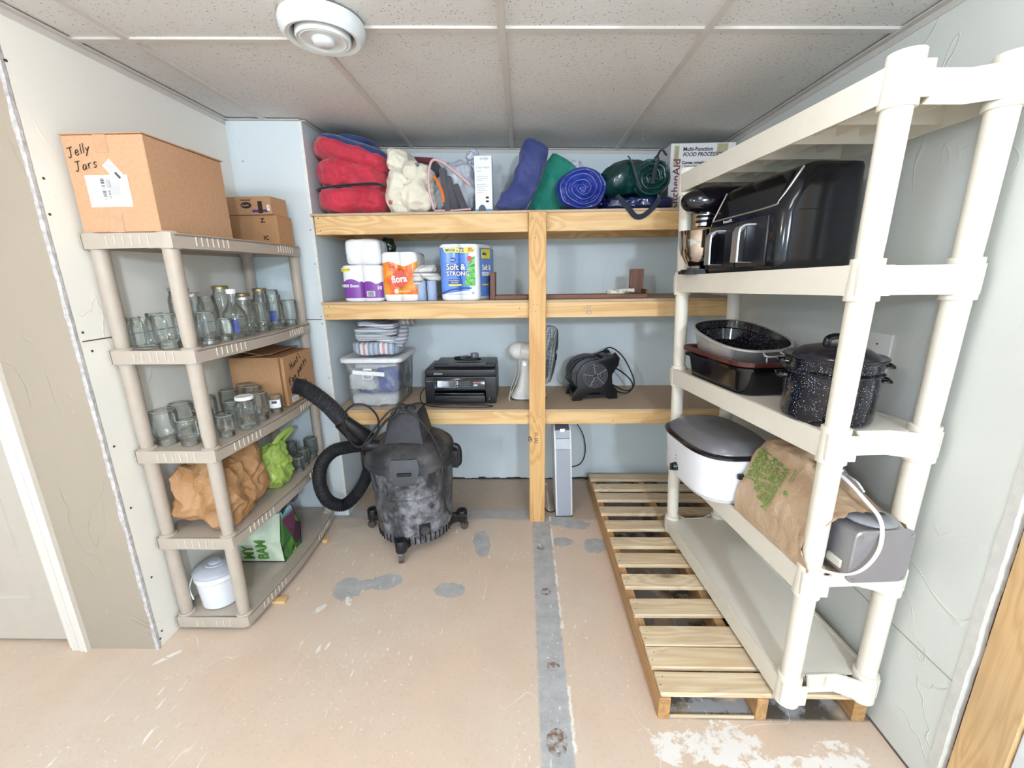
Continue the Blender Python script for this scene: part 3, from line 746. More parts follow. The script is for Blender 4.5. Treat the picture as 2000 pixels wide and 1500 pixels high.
for k, (x, y, r, h, lid, inv, lab) in enumerate(S3):
    h *= 1.10
    t = jar(x, y, z3, r, h, lab, lid=lid, inv=inv, group='glass jars on the middle shelf')
    if 'barcode' in lab:
        jar_label(t, x, y, z3, r, -2.0, -.4, .028, .066, PAPER); jar_label(t, x, y, z3, r + .0006, -1.6, -.9, .050, .062, plain('dark_label_print', '4A5468', .5))
t = jar(-1.172, 1.700, z3, .040, .138, 'tall jar with white ring lid and gridded glass', lid='white', group='glass jars on the middle shelf', ribs=22)
z4 = LT[3] + .001
for x, y, r, h, lab in [(-1.200, 2.225, .036, .115, 'dusty upturned jar by the far post, fourth shelf down'), (-1.275, 2.150, .036, .118, 'dusty upturned jar behind the green bag, fourth shelf down'),
                        (-1.188, 2.118, .031, .092, 'dusty upturned jar in the front row beside the green bag'), (-1.178, 2.045, .028, .080, 'smallest dusty upturned jar touching the green bag')]:
    jar(x, y, z4, r, h, lab, inv=True, mat=GLASS2, group='dusty jars on the fourth shelf')

# ------------------------------------------------------------------ boxes on the taupe rack
def rot2(b, c, a):
    M = Matrix.Translation(c) @ Matrix.Rotation(a, 4, 'Z') @ Matrix.Translation(-V(c))
    for v in b.bm.verts: v.co = M @ v.co
def barcode(b, F, x0, x1, y0, y1, n=22, seed=0, horiz=False):
    r = random.Random(seed); x = x0 if not horiz else y0; X1 = x1 if not horiz else y1
    while x < X1:
        wv = (X1 - (x0 if not horiz else y0)) / n * r.choice((.3, .5, .9)); 
        if horiz: frect(b, F, x0, x1, x, min(x + wv, X1), .0004)
        else: frect(b, F, x, min(x + wv, X1), y0, y1, .0004)
        x += wv + (X1 - (x0 if not horiz else y0)) / n * r.choice((.3, .5, .7)) * 1.2
zt = LT[0] + .002
t = thing('cardboard_box', 'large cardboard box marked Jelly Jars on the taupe rack top', 'box', (-1.31, 1.63, zt))
x0, x1, y0, y1, zh = -1.438, -1.178, 1.452, 1.815, zt + .288
B().box(x0, x1, y0, y1, zt, zh, .003).obj('carton', CARD, t, 25)
b = B(); b.box(x0 - .004, x1 + .002, y0 - .002, (y0 + y1) / 2 - .002, zh + .001, zh + .004, .001).box(x0 - .001, x1 + .006, (y0 + y1) / 2 + .002, y1 + .004, zh + .001, zh + .005, .001)
b.obj('top_flap', CARD, t, 25)
F = frame((x0, y0 - .0004, zt), (1, 0, 0), (0, 0, 1))
frect(B(), F, .104, .146, .236, .288, .0006).obj('packing_tape', TAPE, t); frect(B(), F, .100, .142, 0, .052, .0006).obj('packing_tape', TAPE, t)
b = B(); frect(b, F, .050, .187, .078, .172, .0008); b.obj('shipping_label', PAPER, t)
F2 = F @ Matrix.Translation((.150, .182, .0009)) @ Matrix.Rotation(math.radians(-52), 4, 'Z')
b = B(); frect(b, F2, -.034, .034, -.016, .016, .0008); b.obj('price_label', PAPER, t)
b = B(); Fl = F @ Matrix.Translation((0, 0, .001))
barcode(b, Fl, .098, .110, .100, .162, 26, 1, True); barcode(b, Fl, .116, .124, .102, .128, 16, 2, True); b.obj('barcode', INK, t, 0)
b = B(); r_ = random.Random(2)
for i in range(9): frect(b, Fl, .128 + i * .0034, .129 + i * .0034, .105 + r_.random() * .01, .135 + r_.random() * .022, .0004)
for i in range(5): frect(b, Fl, .116 + i * .0026, .1172 + i * .0026, .134, .160, .0004)
Fl2 = F2 @ Matrix.Translation((0, 0, .001))
for i in range(6): frect(b, Fl2, -.030, -.030 + .022 + r_.random() * .015, .012 - i * .004, .0132 - i * .004, .0004)
b.obj('label_print', GREYINK, t, kind='stuff')
b = B(); frect(b, Fl2, .004, .026, -.004, .004, .0005); b.obj('label_print', plain('dark_grey_ink', '55555A', .6), t, kind='stuff')
J = [(0, 1), (.55, 1), (.3, 1), (.3, .15), (.1, 0), (0, .2)]
L_ = {'J': [[(-.05, 1), (.6, 1)], [(.33, 1), (.3, .2), (.12, 0), (-.05, .15)]],
 'e': [[(0, .28), (.4, .35), (.3, .55), (.08, .5), (0, .2), (.15, 0), (.45, .12)]], 'l': [[(0, 0), (.05, 1)]], 'y': [[(0, .5), (.15, .1)], [(.42, .5), (.15, .1), (-.1, -.35)]],
 'a': [[(.4, .5), (.15, .55), (0, .2), (.15, 0), (.35, .2), (.4, .5), (.45, 0)]], 'r': [[(0, .55), (.05, 0)], [(.03, .35), (.2, .55), (.38, .5)]], 's': [[(.38, .5), (.15, .58), (.05, .4), (.3, .2), (.2, .0), (-.02, .08)]],
 'H': [[(0, 1), (0, 0)], [(.5, 1), (.5, 0)], [(0, .5), (.5, .5)]], 'u': [[(0, .5), (.05, .05), (.3, .05), (.4, .5), (.42, 0)]], 'n': [[(0, .5), (.02, 0)], [(.02, .3), (.2, .52), (.36, .4), (.38, 0)]],
 't': [[(.1, .9), (.12, 0)], [(-.08, .6), (.34, .62)]], "'": [[(.05, 1), (.05, .8)]], 'i': [[(0, .5), (0, 0)], [(0, .72), (.02, .76)]], 'F': [[(0, 1), (0, 0)], [(0, 1), (.55, 1)], [(0, .55), (.4, .55)]], 'p': [[(0, .55), (0, -.4)], [(0, .4), (.25, .58), (.4, .3), (.2, .05), (0, .15)]],
 'w': [[(0, .5), (.12, 0), (.25, .4), (.38, 0), (.5, .5)]], 'm': [[(0, .5), (.02, 0)], [(.02, .35), (.15, .5), (.24, .35), (.25, 0)], [(.25, .35), (.38, .5), (.48, .35), (.5, 0)]], 'o': [[(.2, .5), (0, .25), (.2, 0), (.4, .25), (.2, .5)]], 'R': [[(0, 0), (0, 1)], [(0, 1), (.4, .9), (.35, .55), (0, .5), (.45, 0)]], ' ': [], '/': [[(0, 0), (.4, 1)]]}
def hand(b, F, s, sz, r=.0012):
    x = 0; rr = random.Random(len(s))
    for ch in s:
        sts = L_[ch]; strokes(b, F @ Matrix.Translation((x, rr.uniform(-.06, .06) * sz, 0)), sts, sz, r)
        x += sz * ((max((p[0] for q in sts for p in q), default=.3)) + .28)
b = B(); hand(b, F @ Matrix.Translation((.016, .222, .0006)) @ Matrix.Rotation(math.radians(14), 4, 'Z'), 'Jelly', .027); hand(b, F @ Matrix.Translation((.028, .184, .0006)) @ Matrix.Rotation(math.radians(10), 4, 'Z'), 'Jars', .027)
b.obj('handwriting', INK, t, 30, kind='stuff')

t = thing('cardboard_box', 'small plain cardboard box under the purple-printed carton', 'box', (-1.27, 2.2, zt))
B().box(-1.385, -1.158, 2.125, 2.262, zt, zt + .132, .002).obj('carton', CARD2, t, 25)
text('Z.', .026, frame((-1.235, 2.1245, zt + .100), (1, 0, 0), (0, 0, 1)), INK, t, bold=.0008); text('IC', .026, frame((-1.232, 2.1245, zt + .022), (1, 0, 0), (0, 0, 1)), INK, t, bold=.0008)
za = zt + .133
t = thing('cardboard_box', 'small carton with dark oval logo and purple band, topmost', 'box', (-1.27, 2.19, za))
b = B().box(-1.380, -1.165, 2.115, 2.245, za, za + .080, .002); rot2(b, (-1.27, 2.18, za), -.05); b.obj('carton', card_mat('printed_carton', 'C69C74', 'BE916A'), t, 25)
b = B().box(-1.33, -1.20, 2.13, 2.24, za + .081, za + .084, .001, R=Matrix.Rotation(.03, 3, 'X')); b.obj('loose_flap', CARD, t, 25)
F = frame((-1.377, 2.1198, za), (math.cos(-.05), math.sin(-.05), 0), (0, 0, 1))
F = F @ Matrix.Translation((.035, 0, 0))
b = B(); fpoly(b, F, [(.055 + .026 * math.cos(a * PI / 10), .042 + .014 * math.sin(a * PI / 10)) for a in range(20)]); frect(b, F, .112, .133, .006, .058); b.obj('dark_print', plain('dark_brown_print', '3A2A24', .6), t)
b = B(); frect(b, F, .082, .112, .010, .022); frect(b, F, .133, .158, .010, .022); b.obj('purple_print', plain('purple_print', '5A3B82', .6), t)
b = B(); frect(b, F, .155, .168, .016, .042, .0012); b.obj('price_tag', PAPER, t)
text('Golden Harvest', .0085, F @ Matrix.Translation((.030, .062, .0006)), plain('dark_brown_print', '3A2A24', .6), t, sx=.9); text('Regular', .011, F @ Matrix.Translation((.036, .0385, .0012)), CARD, t, bold=.0003)
text('1', .014, F @ Matrix.Translation((.159, .026, .0018)), INK, t)

t = thing('cardboard_box', 'cardboard box of fan parts with slanted handwriting on middle shelf', 'box', (-1.31, 2.1, z3))
bx0, bx1, by0, by1, bh = -1.415, -1.150, 1.985, 2.268, z3 + .245
B().box(bx0, bx1, by0, by1, z3, bh, .003).obj('carton', CARD2, t, 25)
b = B().box(bx0 + .05, bx1 - .06, by0 + .01, by1 - .01, bh + .004, bh + .008, .001, R=Matrix.Rotation(-.12, 3, 'Y')); b.box(bx0 + .01, bx0 + .16, by0 + .02, by1 - .02, bh + .018, bh + .022, .001, R=Matrix.Rotation(.16, 3, 'Y')); b.obj('top_flap', CARD2, t, 25)
b = B().box(bx1 - .022, bx1 - .012, by0 - .0012, by0, z3 + .004, bh - .002); b.obj('box_seam', plain('box_edge_fold', '8F6236', .8), t)
F = frame((bx1 + .0006, by0, z3), (0, 1, 0), (0, 0, 1)); b = B()
for s_, u, v, sz in (('Hunt\'i', .060, .168, .034), ('Fan parts', .035, .098, .034), ('w Rm', .110, .046, .034)):
    hand(b, F @ Matrix.Translation((u, v, .0005)) @ Matrix.Rotation(math.radians(24), 4, 'Z'), s_, sz, .0015)
b.obj('handwriting', INK, t, 30, kind='stuff')
b = B(); frect(b, F, .035, .095, .012, .040, .001); b.obj('shipping_label', PAPER, t)
b = B(); Fl = F @ Matrix.Translation((0, 0, .001))
for i in range(4): frect(b, Fl, .042, .085, .017 + i * .005, .0185 + i * .005, .0004)
b.obj('label_print', plain('blue_ink', '5A7FB5', .6), t, kind='stuff')

# paper bag, green bag
def kraft(name, a, b_):
    n = N(name); c = n.mix(n.step(n.noise(9, 4), .3, .7), a, b_); n.bump(n.math('ADD', n.noise(22, 3, .5, dist=1.2), n.math('MULTIPLY', n.vor(14, feat='DISTANCE_TO_EDGE'), 1.2)), .55, .008); return n.fin(c, .6)
KRAFT = kraft('brown_kraft_paper', 'B98E64', 'A3764A'); KRAFT2 = kraft('pale_kraft_paper', 'CDB193', 'BC9C7C')
def crumple(b, c, h, seed, p=6, amp=.012, fr=11, sub=5, fn=None, R=None): return b.cushion(c, h, p, sub, fn, amp, fr, seed, True, R)
def bagfn(q, d):
    k = max(0, q.z / .15); q.x *= 1 - .18 * k; q.z += .05 * k * (.5 + q.y * 3); q.y += .03 * k; return q
b = crumple(B(z4), (-1.292, 1.635, z4 + .135), (.126, .150, .135), 4, 5, .030, 8, 5, bagfn)
b.obj('brown_paper_bag', KRAFT, None, 22, label='crumpled brown paper bag filling near half of fourth shelf', category='paper bag')
GREENF = film('green_film', 'E2F2B4', 'C2DC72', .66)
def gfn(q, d):
    k = (q.z + .11) / .22; s_ = 1 - .45 * max(0, k) ** 2; q.x *= s_; q.y *= s_; return q
t = thing('green_plastic_bag', 'lime green translucent plastic bag beside the brown paper bag', 'plastic bag', (-1.215, 1.9, z4))
b = B(z4).cushion((-1.215, 1.900, z4 + .112), (.058, .095, .112), 3.2, 5, gfn, .022, 14, 5, True); b.obj('bag_body', GREENF, t, 60)
B().tube([(-1.21, 1.88, z4 + .19), (-1.185, 1.92, z4 + .235), (-1.175, 1.985, z4 + .250), (-1.18, 2.03, z4 + .243), (-1.19, 1.985, z4 + .215), (-1.21, 1.92, z4 + .18)], .012, 8, 5, flat=.35).obj('handle', GREENF, t, 60)

# bottom shelf: crock and shopping bag
z5 = LT[4] + .001; cx, cy = -1.325, 1.560
GW = plain('pale_grey_bucket', 'E6E6EA', .35, var=.01); GL = plain('grey_lid', 'B4B6BD', .3, var=.02)
t = thing('lidded_bucket', 'pale bucket with a grey domed lid on the bottom taupe shelf', 'bucket', (cx, cy, z5))
B().lathe([(.070, 0), (.074, .004), (.082, .120), (.084, .126), (.0865, .128), (.0865, .150), (.083, .152)], (cx, cy, z5), 40).obj('bucket_body', GW, t)
B().lathe([(.0885, .150), (.089, .162), (.086, .166), (.070, .171), (.066, .175), (.040, .179), (.037, .183), (.026, .184), (.022, .190), (.016, .192), (.001, .192)], (cx, cy, z5), 40, cap=False).obj('lid', GL, t)
B().tube([(cx - .084, cy - .03, z5 + .14), (cx - .082, cy - .065, z5 + .10), (cx - .07, cy - .07, z5 + .05)], .003, 6).obj('handle', GW, t)

def print_mat():
    n = N('vegetable_print'); v = n.vor(16, vec=n.map((1, 1, .7)), out=1); s_ = n.n('ShaderNodeSeparateColor'); n.put(s_, 0, v)
    c = n.ramp(s_.outputs[0], (0, '4D8F2E'), (.3, '9CCB3A'), (.5, '3E1F33'), (.68, '6B3550'), (.85, '2F6E35'), mode='CONSTANT')
    z = n.xyz()[2]; c = n.mix(n.step(z, .20, .235), c, 'A5CFE4'); c = n.mix(n.step(n.noise(20, 3), .55, .7), c, '2A1C2A'); return n.fin(c, .35)
t = thing('shopping_bag', 'reusable shopping bag with vegetable print, green letters and black handles', 'bag', (-1.27, 1.87, z5))
x0, x1, y0, y1, zz = -1.395, -1.180, 1.800, 1.955, z5 + .235
b = B(); b.rings([[V((x0, y0, z5)), V((x1, y0, z5)), V((x1, y1, z5)), V((x0, y1, z5))], [V((x0, y0 - .012, z5 + .1)), V((x1, y0 - .010, z5 + .12)), V((x1 + .01, y1, z5 + .12)), V((x0, y1, z5 + .1))], [V((x0 + .01, y0 + .05, zz)), V((x1 - .02, y0 + .05, zz)), V((x1 - .01, y1 - .02, zz)), V((x0, y1 - .02, zz))]])
b.obj('bag_front', plain('white_bag_panel', 'DDE9CE', .4, var=.15, scale=14), t, 20)
b = B(); b.rings([[V((x1 + .0008, y0, z5)), V((x1 + .0008, y1, z5))], [V((x1 + .0015, y0 - .010, z5 + .12)), V((x1 + .0115, y1, z5 + .12))], [V((x1 - .019, y0 + .05, zz)), V((x1 - .009, y1 - .02, zz))]], closed=False); b.obj('side_print', print_mat(), t, 60)
b = B()
for P in ([(x1 + .001, y0, z5 + .001), (x1 + .002, y0 - .011, z5 + .12), (x1 - .018, y0 + .05, zz)], [(x0, y0 - .001, z5 + .003), (x1, y0 - .001, z5 + .003)], [(x1 + .001, y1, z5), (x1 + .0125, y1, z5 + .12), (x1 - .009, y1 - .02, zz)]): b.tube(P, .0022, 6, 0)
b.obj('piping', BLACK, t)
b = B().cushion((x1 - .005, y1 + .0, zz + .055), (.020, .026, .05), 3, 3, None, .008, 30, 2); b.tube([(x1 - .02, y0 + .06, zz - .01), (x1 - .01, y0 + .10, zz + .03), (x1 - .005, y1 - .01, zz + .06)], .010, 6, 4, flat=.4); b.obj('handle', cloth('black_nylon_webbing', '20242F'), t, 50)
GLET = plain('green_lettering', '5E9636', .5)
F = frame((-1.205, y0 - .0135, z5 + .012), (0, 0, 1), (-1, 0, 0))
text('BAM', .075, frame((-1.255, y0 - .0015, z5 + .018), (0, -.1, 1), (-1, 0, 0)) @ Matrix.Translation((0, .0, .0025)), GLET, t, bold=.002, sx=.75)
text('MY', .075, frame((-1.325, y0 - .0015, z5 + .018), (0, -.1, 1), (-1, 0, 0)) @ Matrix.Translation((0, .0, .0025)), GLET, t, bold=.002, sx=.75)
# off-cuts of wood on the floor
B().box(-1.145, -1.085, 1.60, 1.635, .0, .012, .002).obj('wood_offcut', PINE_X, None, 20, label='thin wood off-cut lying by near end of taupe rack', category='wood scrap')
B().box(-1.118, -1.090, 2.045, 2.085, .0, .020, .004).obj('wood_offcut', PINE_X, None, 20, label='small chunky wood off-cut lying by the far rack end', category='wood scrap')

# ------------------------------------------------------------------ top pine shelf
Z1 = 1.7345
RED = cloth('red_quilt_fabric', 'D22A44', 'B81E38', wr=.6, rough=.6); NAVY = cloth('navy_lining_fabric', '1C3A78', '142C60', wr=.5, rough=.7)
t = thing('sleeping_bag', 'folded red quilted sleeping bag with navy lining, left end of top shelf', 'sleeping bag', (-.88, 2.5, Z1))
def sag(q, d): q.z -= .02 * (q.x * 4) ** 2 * (1 if q.z > 0 else .2); return q
def tuck(a): 
    def f(q, d): q.z += a * q.x; q.y += .02 * math.sin(q.x * 22); return q
    return f
B(Z1 + .0005).cushion((-.885, 2.50, Z1 + .068), (.180, .200, .071), 3.4, 5, tuck(-.02), .016, 11, 3, True).obj('lower_fold', RED, t, 60)
B().cushion((-.882, 2.50, Z1 + .185), (.176, .200, .080), 3.2, 5, tuck(-.10), .018, 12, 4, True).obj('middle_fold', RED, t, 60)
B().cushion((-.882, 2.50, Z1 + .290), (.190, .200, .064), 3.0, 5, tuck(-.22), .015, 11, 6, True).obj('upper_fold', RED, t, 60)
b = B().cushion((-.875, 2.515, Z1 + .326), (.188, .200, .040), 2.6, 5, tuck(-.25), .007, 8, 7, True); b.cushion((-.860, 2.53, Z1 + .366), (.085, .15, .022), 3, 4, tuck(-.1), .006, 9, 8); b.obj('navy_lining', NAVY, t, 60)
B().tube([(-1.050, 2.42, Z1 + .118), (-1.040, 2.335, Z1 + .118), (-.95, 2.312, Z1 + .128), (-.85, 2.312, Z1 + .134), (-.74, 2.325, Z1 + .139), (-.705, 2.40, Z1 + .138)], .0075, 8, 6, flat=.8).obj('strap', cloth('dark_webbing', '1E1626'), t, 60)

def quilt_mat():
    n = N('cream_printed_quilt'); c = n.mix(n.step(n.noise(6, 3), .3, .7), 'EFE9D6', 'E4DCC6')
    d = n.vor(26, rand=.9); cl = n.vor(26, rand=.9, out=1); s_ = n.n('ShaderNodeSeparateColor'); n.put(s_, 0, cl)
    g = n.step(n.noise(7, 2, vec=n.map(loc=(4, 4, 4))), .58, .60)
    pc = n.ramp(s_.outputs[0], (0, 'B8434A'), (.3, '6D7E9C'), (.55, '8FA98F'), (.8, 'C9A07E'), mode='CONSTANT')
    c = n.mix(n.math('MULTIPLY', n.math('MULTIPLY', n.step(d, .34, .30), g), .85), c, pc)
    n.bump(n.math('ADD', n.noise(10, 4, dist=1), n.math('MULTIPLY', n.noise(30, 2), .3)), .6, .01); return n.fin(c, .85, Sheen_Weight=.3)
QM = quilt_mat()
t = thing('printed_blanket', 'cream blanket printed with bears and paws, bunched on top shelf', 'blanket', (-.58, 2.5, Z1))
B(Z1 + .0005).cushion((-.628, 2.46, Z1 + .105), (.074, .155, .112), 3.0, 5, lambda q, d: V((q.x * (1 - .9 * max(0, q.z)), q.y, q.z)), .022, 9, 11, True).obj('left_bundle', QM, t, 60)
B(Z1 + .0005).cushion((-.542, 2.42, Z1 + .088), (.086, .12, .092), 2.8, 5, lambda q, d: V((q.x * (1 - 3.0 * max(-.02, q.z)), q.y, q.z)), .026, 9, 12, True).obj('right_bundle', QM, t, 60)
B().cushion((-.530, 2.40, Z1 + .190), (.072, .10, .052), 2.6, 5, tuck(-.15), .012, 12, 13, True).obj('top_fold', QM, t, 60)
B().cushion((-.630, 2.47, Z1 + .255), (.066, .12, .062), 2.8, 5, tuck(-.2), .016, 12, 14, True).obj('upper_fold', QM, t, 60)
b = B()
for (x, y, z, s_, m) in [(-.515, 2.303, Z1 + .215, .008, 0), (-.525, 2.325, Z1 + .055, .008, 1), (-.665, 2.306, Z1 + .045, .008, 1)]:
    b.mi = m; b.cushion((x, y, z), (s_, .005, s_ * .8), 2, 2)
    for i in range(4): b.cushion((x + (i - 1.5) * s_ * .75, y, z + s_ * 1.5 - abs(i - 1.5) * .003), (s_ * .33, .004, s_ * .42), 2, 1)
b.obj('paw_prints', [cloth('blue_paw_print', '5F7390'), cloth('red_paw_print', 'C4474B')], t, 60, kind='stuff')
b = B().cushion((-.655, 2.372, Z1 + .268), (.016, .02, .015), 2, 3); b.obj('bear_face_print', cloth('tan_bear_print', 'BD947A'), t, 60)
t = thing('folded_blanket', 'dark red and charcoal folded blanket behind the cream blanket', 'blanket', (-.58, 2.66, Z1))
B().box(-.70, -.47, 2.635, 2.79, Z1, Z1 + .300, .02, 3, R=Matrix.Rotation(.06, 3, 'Y')).obj('grey_layer', cloth('charcoal_blanket', '4A4D57'), t)
B().box(-.70, -.49, 2.635, 2.79, Z1 + .302, Z1 + .335, .012, 3, R=Matrix.Rotation(.08, 3, 'Y')).obj('red_layer', cloth('dark_red_blanket', '7E3B44'), t)

# plastic bag with grey felt and orange strap
FILM = film('white_bag_film', 'EEF1F6', 'DDE3EC', .60); PINKF = film('pink_bag_film', 'F6DEDE', 'F0C8C8', .72)
t = thing('plastic_bag', 'thin white and pink plastic bag stuffed with grey felt', 'plastic bag', (-.36, 2.42, Z1))
def pbf(q, d): q.x *= 1 - 1.4 * max(-.03, q.z); q.x += .12 * q.z; return q
B(Z1 + .0005).cushion((-.352, 2.47, Z1 + .128), (.108, .12, .132), 2.6, 5, pbf, .020, 12, 21, True).obj('bag_body', FILM, t, 60)
b = B().cushion((-.262, 2.46, Z1 + .285), (.030, .045, .032), 2, 4, None, .02, 22, 22, True); b.obj('bag_knot', FILM, t, 60)
B().tube([(-.452, 2.335, Z1 + .015), (-.468, 2.32, Z1 + .12), (-.452, 2.325, Z1 + .232), (-.40, 2.325, Z1 + .232), (-.32, 2.33, Z1 + .175), (-.262, 2.335, Z1 + .125)], .007, 8, 6, flat=.8).obj('pink_edge', PINKF, t, 60)
B().tube([(-.452, 2.34, Z1 + .01), (-.36, 2.325, Z1 + .008), (-.262, 2.325, Z1 + .012)], .006, 8, 6, flat=.8).obj('pink_hem', PINKF, t, 60)
FELT = cloth('grey_felt', '55545B', '45454B', 300, .5)
for i, (x, a) in enumerate([(-.388, .10), (-.357, .22), (-.318, .36)]):
    b = B().box(x - .018, x + .018, 2.315 + .004 * i, 2.45, Z1 + .004, Z1 + .205 - i * .035, .012, 3, R=Matrix.Rotation(-a, 3, 'Y')); 
    b.obj('felt_fold', FELT, t, 60)
b = B().tube([(-.440, 2.312, Z1 + .168), (-.418, 2.305, Z1 + .135), (-.400, 2.305, Z1 + .09), (-.396, 2.312, Z1 + .045)], .009, 6, 5, flat=.25); b.obj('orange_strap', cloth('orange_webbing', 'EE7A2E'), t, 60)

# narrow white carton
t = thing('white_carton', 'tall narrow white carton with small grey print', 'box', (-.195, 2.40, Z1))
B().box(-.241, -.153, 2.345, 2.43, Z1, Z1 + .262, .002).obj('carton', plain('white_carton_board', 'EEF1F4', .5, var=.01), t, 25)
F = frame((-.241, 2.3447, Z1), (1, 0, 0), (0, 0, 1)); GI = plain('faint_grey_ink', 'A3A6AC', .6)
text('INTEX', .015, F @ Matrix.Translation((.030, .242, 0)), GREYINK, t); text('Clean Water', .0125, F @ Matrix.Translation((.010, .204, 0)), GI, t); text('Care', .0125, F @ Matrix.Translation((.010, .188, 0)), GI, t)
b = B()
for i, wd in enumerate([.06, .055, .03, 0, .05, .058, .04, .05, .03]): 
    if wd: frect(b, F, .010, .010 + wd, .165 - i * .009, .1665 - i * .009, .0005)
b.obj('small_print', GI, t, kind='stuff')
b = B(); frect(b, F, .002, .086, .0, .014, .0006); b.obj('blue_band', plain('teal_print', '5FA9CC', .5), t)
b = B(); fpoly(b, F, [(.014, .004), (.018, .022), (.028, .034), (.042, .034), (.052, .022), (.056, .004)], .001); b.obj('pump_picture', plain('slate_print', '4A566E', .5), t)
b = B(); 
for cx_, cy_ in ((.062, .068), (.062, .050)): fpoly(b, F, [(cx_ + .009 * math.cos(a * PI / 6), cy_ + .005 * math.sin(a * PI / 6)) for a in range(12)], .0007)
b.obj('seal_marks', INK, t, kind='stuff')

# stuff sacks
def sackm(name, a, b_, rough=.5): return cloth(name, a, b_, 400, .7, rough)
def sack(name, label, mat, base, top, wb, wt, db, amp, seed, cat='stuff sack'):
    b = B(); n_, m_ = 40, 26; R = []; so = V((seed * 2.1, seed, 0))
    for i in range(n_ + 1):
        s_ = i / n_; cx_ = base[0] + (top[0] - base[0]) * s_ + .02 * math.sin(s_ * 5 + seed); cz = base[2] + (top[2] - base[2]) * s_; cy_ = base[1] + (top[1] - base[1]) * s_
        wd = wb + (wt - wb) * s_; dp = db * (1 - .55 * s_); e = min(1, s_ / .05) ** .5 * min(1, (1 - s_) / .04) ** .5
        ax = (V(top) - V(base)).normalized(); rx = V((ax.z, 0, -ax.x)).normalized()
        if s_ < .15: rx = rx.lerp(V((1, 0, 0)), 1 - s_ / .15).normalized()
        ring = []
        for j in range(m_ * 2):
            a = 2 * PI * j / (m_ * 2); q = rx * (math.copysign(abs(math.cos(a)) ** .7, math.cos(a)) * wd * e) + V((0, math.copysign(abs(math.sin(a)) ** .8, math.sin(a)) * dp * e, 0))
            p = V((cx_, cy_, cz)) + q; p += q.normalized() * amp * (.4 - 1.5 * abs(noise.noise(V((p.x * 9, p.y * 9, p.z * 5)) + so)) - .5 * abs(noise.noise(V((p.x * 22, p.y * 22, p.z * 11)) + so)))
            p.z = max(p.z, Z1 + .001); ring.append(p)
        R.append(ring)
    b.rings(R); return b.obj(name, mat, None, 60, label=label, category=cat)
sack('navy_stuff_sack', 'tall navy fabric sack leaning right on the top shelf', sackm('navy_sack_nylon', '333F7E', '28336A'), (-.070, 2.395, Z1 + .001), (.105, 2.42, Z1 + .345), .080, .064, .070, .030, 31)
sack('green_stuff_sack', 'bright green fabric sack leaning between the navy sack and blue vinyl roll', sackm('green_sack_nylon', '12927C', '0B7F6A'), (.090, 2.535, Z1 + .001), (.255, 2.57, Z1 + .288), .098, .080, .070, .026, 32)
b = B().cushion((.285, 2.60, Z1 + .245), (.045, .03, .04), 2.2, 4, None, .02, 20, 33, True); b.obj('white_net_bundle', cloth('white_netting', 'DADAEA'), None, 60, label='white netting peeking out behind the green sack', category='netting')

def vinyl(name, a, b_): 
    n = N(name); n.bump(n.noise(12, 4, .5, dist=1.5), .35, .01); return n.fin(n.mix(n.step(n.noise(8, 3), .35, .65), a, b_), .2, Coat_Weight=.4)
def roll_end(b, c, rx, rz, depth, seed, turns=4.5, amp=.016):
    """rolled sheet seen end-on: spiral ridges on the front face, wrapped body behind"""
    R = []; so = V((seed * 3.1, seed * 1.7, seed)); n_, m_ = 46, 64
    for i in range(n_ + 1):
        u = i / n_; ring = []
        for j in range(m_):
            a = 2 * PI * j / m_; w_ = noise.noise(V((math.cos(a) * 1.2, math.sin(a) * 1.2, u * 2)) + so) * .5
            ph = u * turns - a / (2 * PI) + w_ * .7
            rid = 1 - abs(((ph % 1) - .5) * 2) ** 1.5
            k = 1 + .10 * noise.noise(V((math.cos(a) * 1.5, math.sin(a) * 1.5, 3)) + so)
            y = c[1] - amp * rid * min(1, u * 4) * (1 if u < .93 else (1 - u) / .07) + .03 * u ** 6
            ring.append(V((c[0] + rx * u * math.cos(a) * k, y, c[2] + rz * u * math.sin(a) * k)))
        if u > 0: R.append(ring)
    last = R[-1]
    for dy in (.03, depth * .5, depth * .8, depth):
        R.append([p + V((0, dy, 0)) + (p - V(c)).normalized() * .006 * noise.noise(V((p.x * 14, dy * 20, p.z * 14)) + so) for p in last])
    for r in R:
        for p in r: p.z = max(p.z, Z1 + .001)
    b.rings(R); return b
t = thing('vinyl_roll', 'shiny royal blue rolled vinyl sheet seen end-on', 'vinyl roll', (.30, 2.4, Z1))
roll_end(B(), (.297, 2.315, Z1 + .098), .125, .102, .12, 3).obj('rolled_sheet', vinyl('royal_blue_vinyl', '2A3F9E', '1D2E80'), t, 70)
t = thing('vinyl_roll', 'dark green rolled vinyl tree bag with strap on top', 'vinyl roll', (.58, 2.5, Z1 + .06))
roll_end(B(), (.640, 2.33, Z1 + .142), .100, .092, .30, 5, 4).obj('rolled_sheet', vinyl('dark_green_vinyl', '12423F', '0C302E'), t, 70)
B().cushion((.535, 2.44, Z1 + .155), (.145, .13, .082), 2.6, 5, tuck(.12), .012, 9, 35, True).obj('folded_side', vinyl('dark_green_vinyl_side', '143F3D', '0E302E'), t, 60)
WEB = cloth('black_webbing', '20283A')
B().tube([(.660, 2.36, Z1 + .245), (.655, 2.31, Z1 + .215), (.640, 2.295, Z1 + .16), (.635, 2.293, Z1 + .11)], .012, 8, 6, flat=.25).obj('strap', WEB, t, 60)
B().tube([(.655, 2.33, Z1 + .232), (.672, 2.31, Z1 + .262), (.700, 2.32, Z1 + .240)], .010, 8, 6, flat=.4).obj('strap_loop', WEB, t, 60)
B().tube([(.520, 2.33, Z1 + .24), (.535, 2.305, Z1 + .20), (.555, 2.298, Z1 + .14), (.58, 2.298, Z1 + .09)], .012, 8, 6, flat=.25).obj('strap', WEB, t, 60)
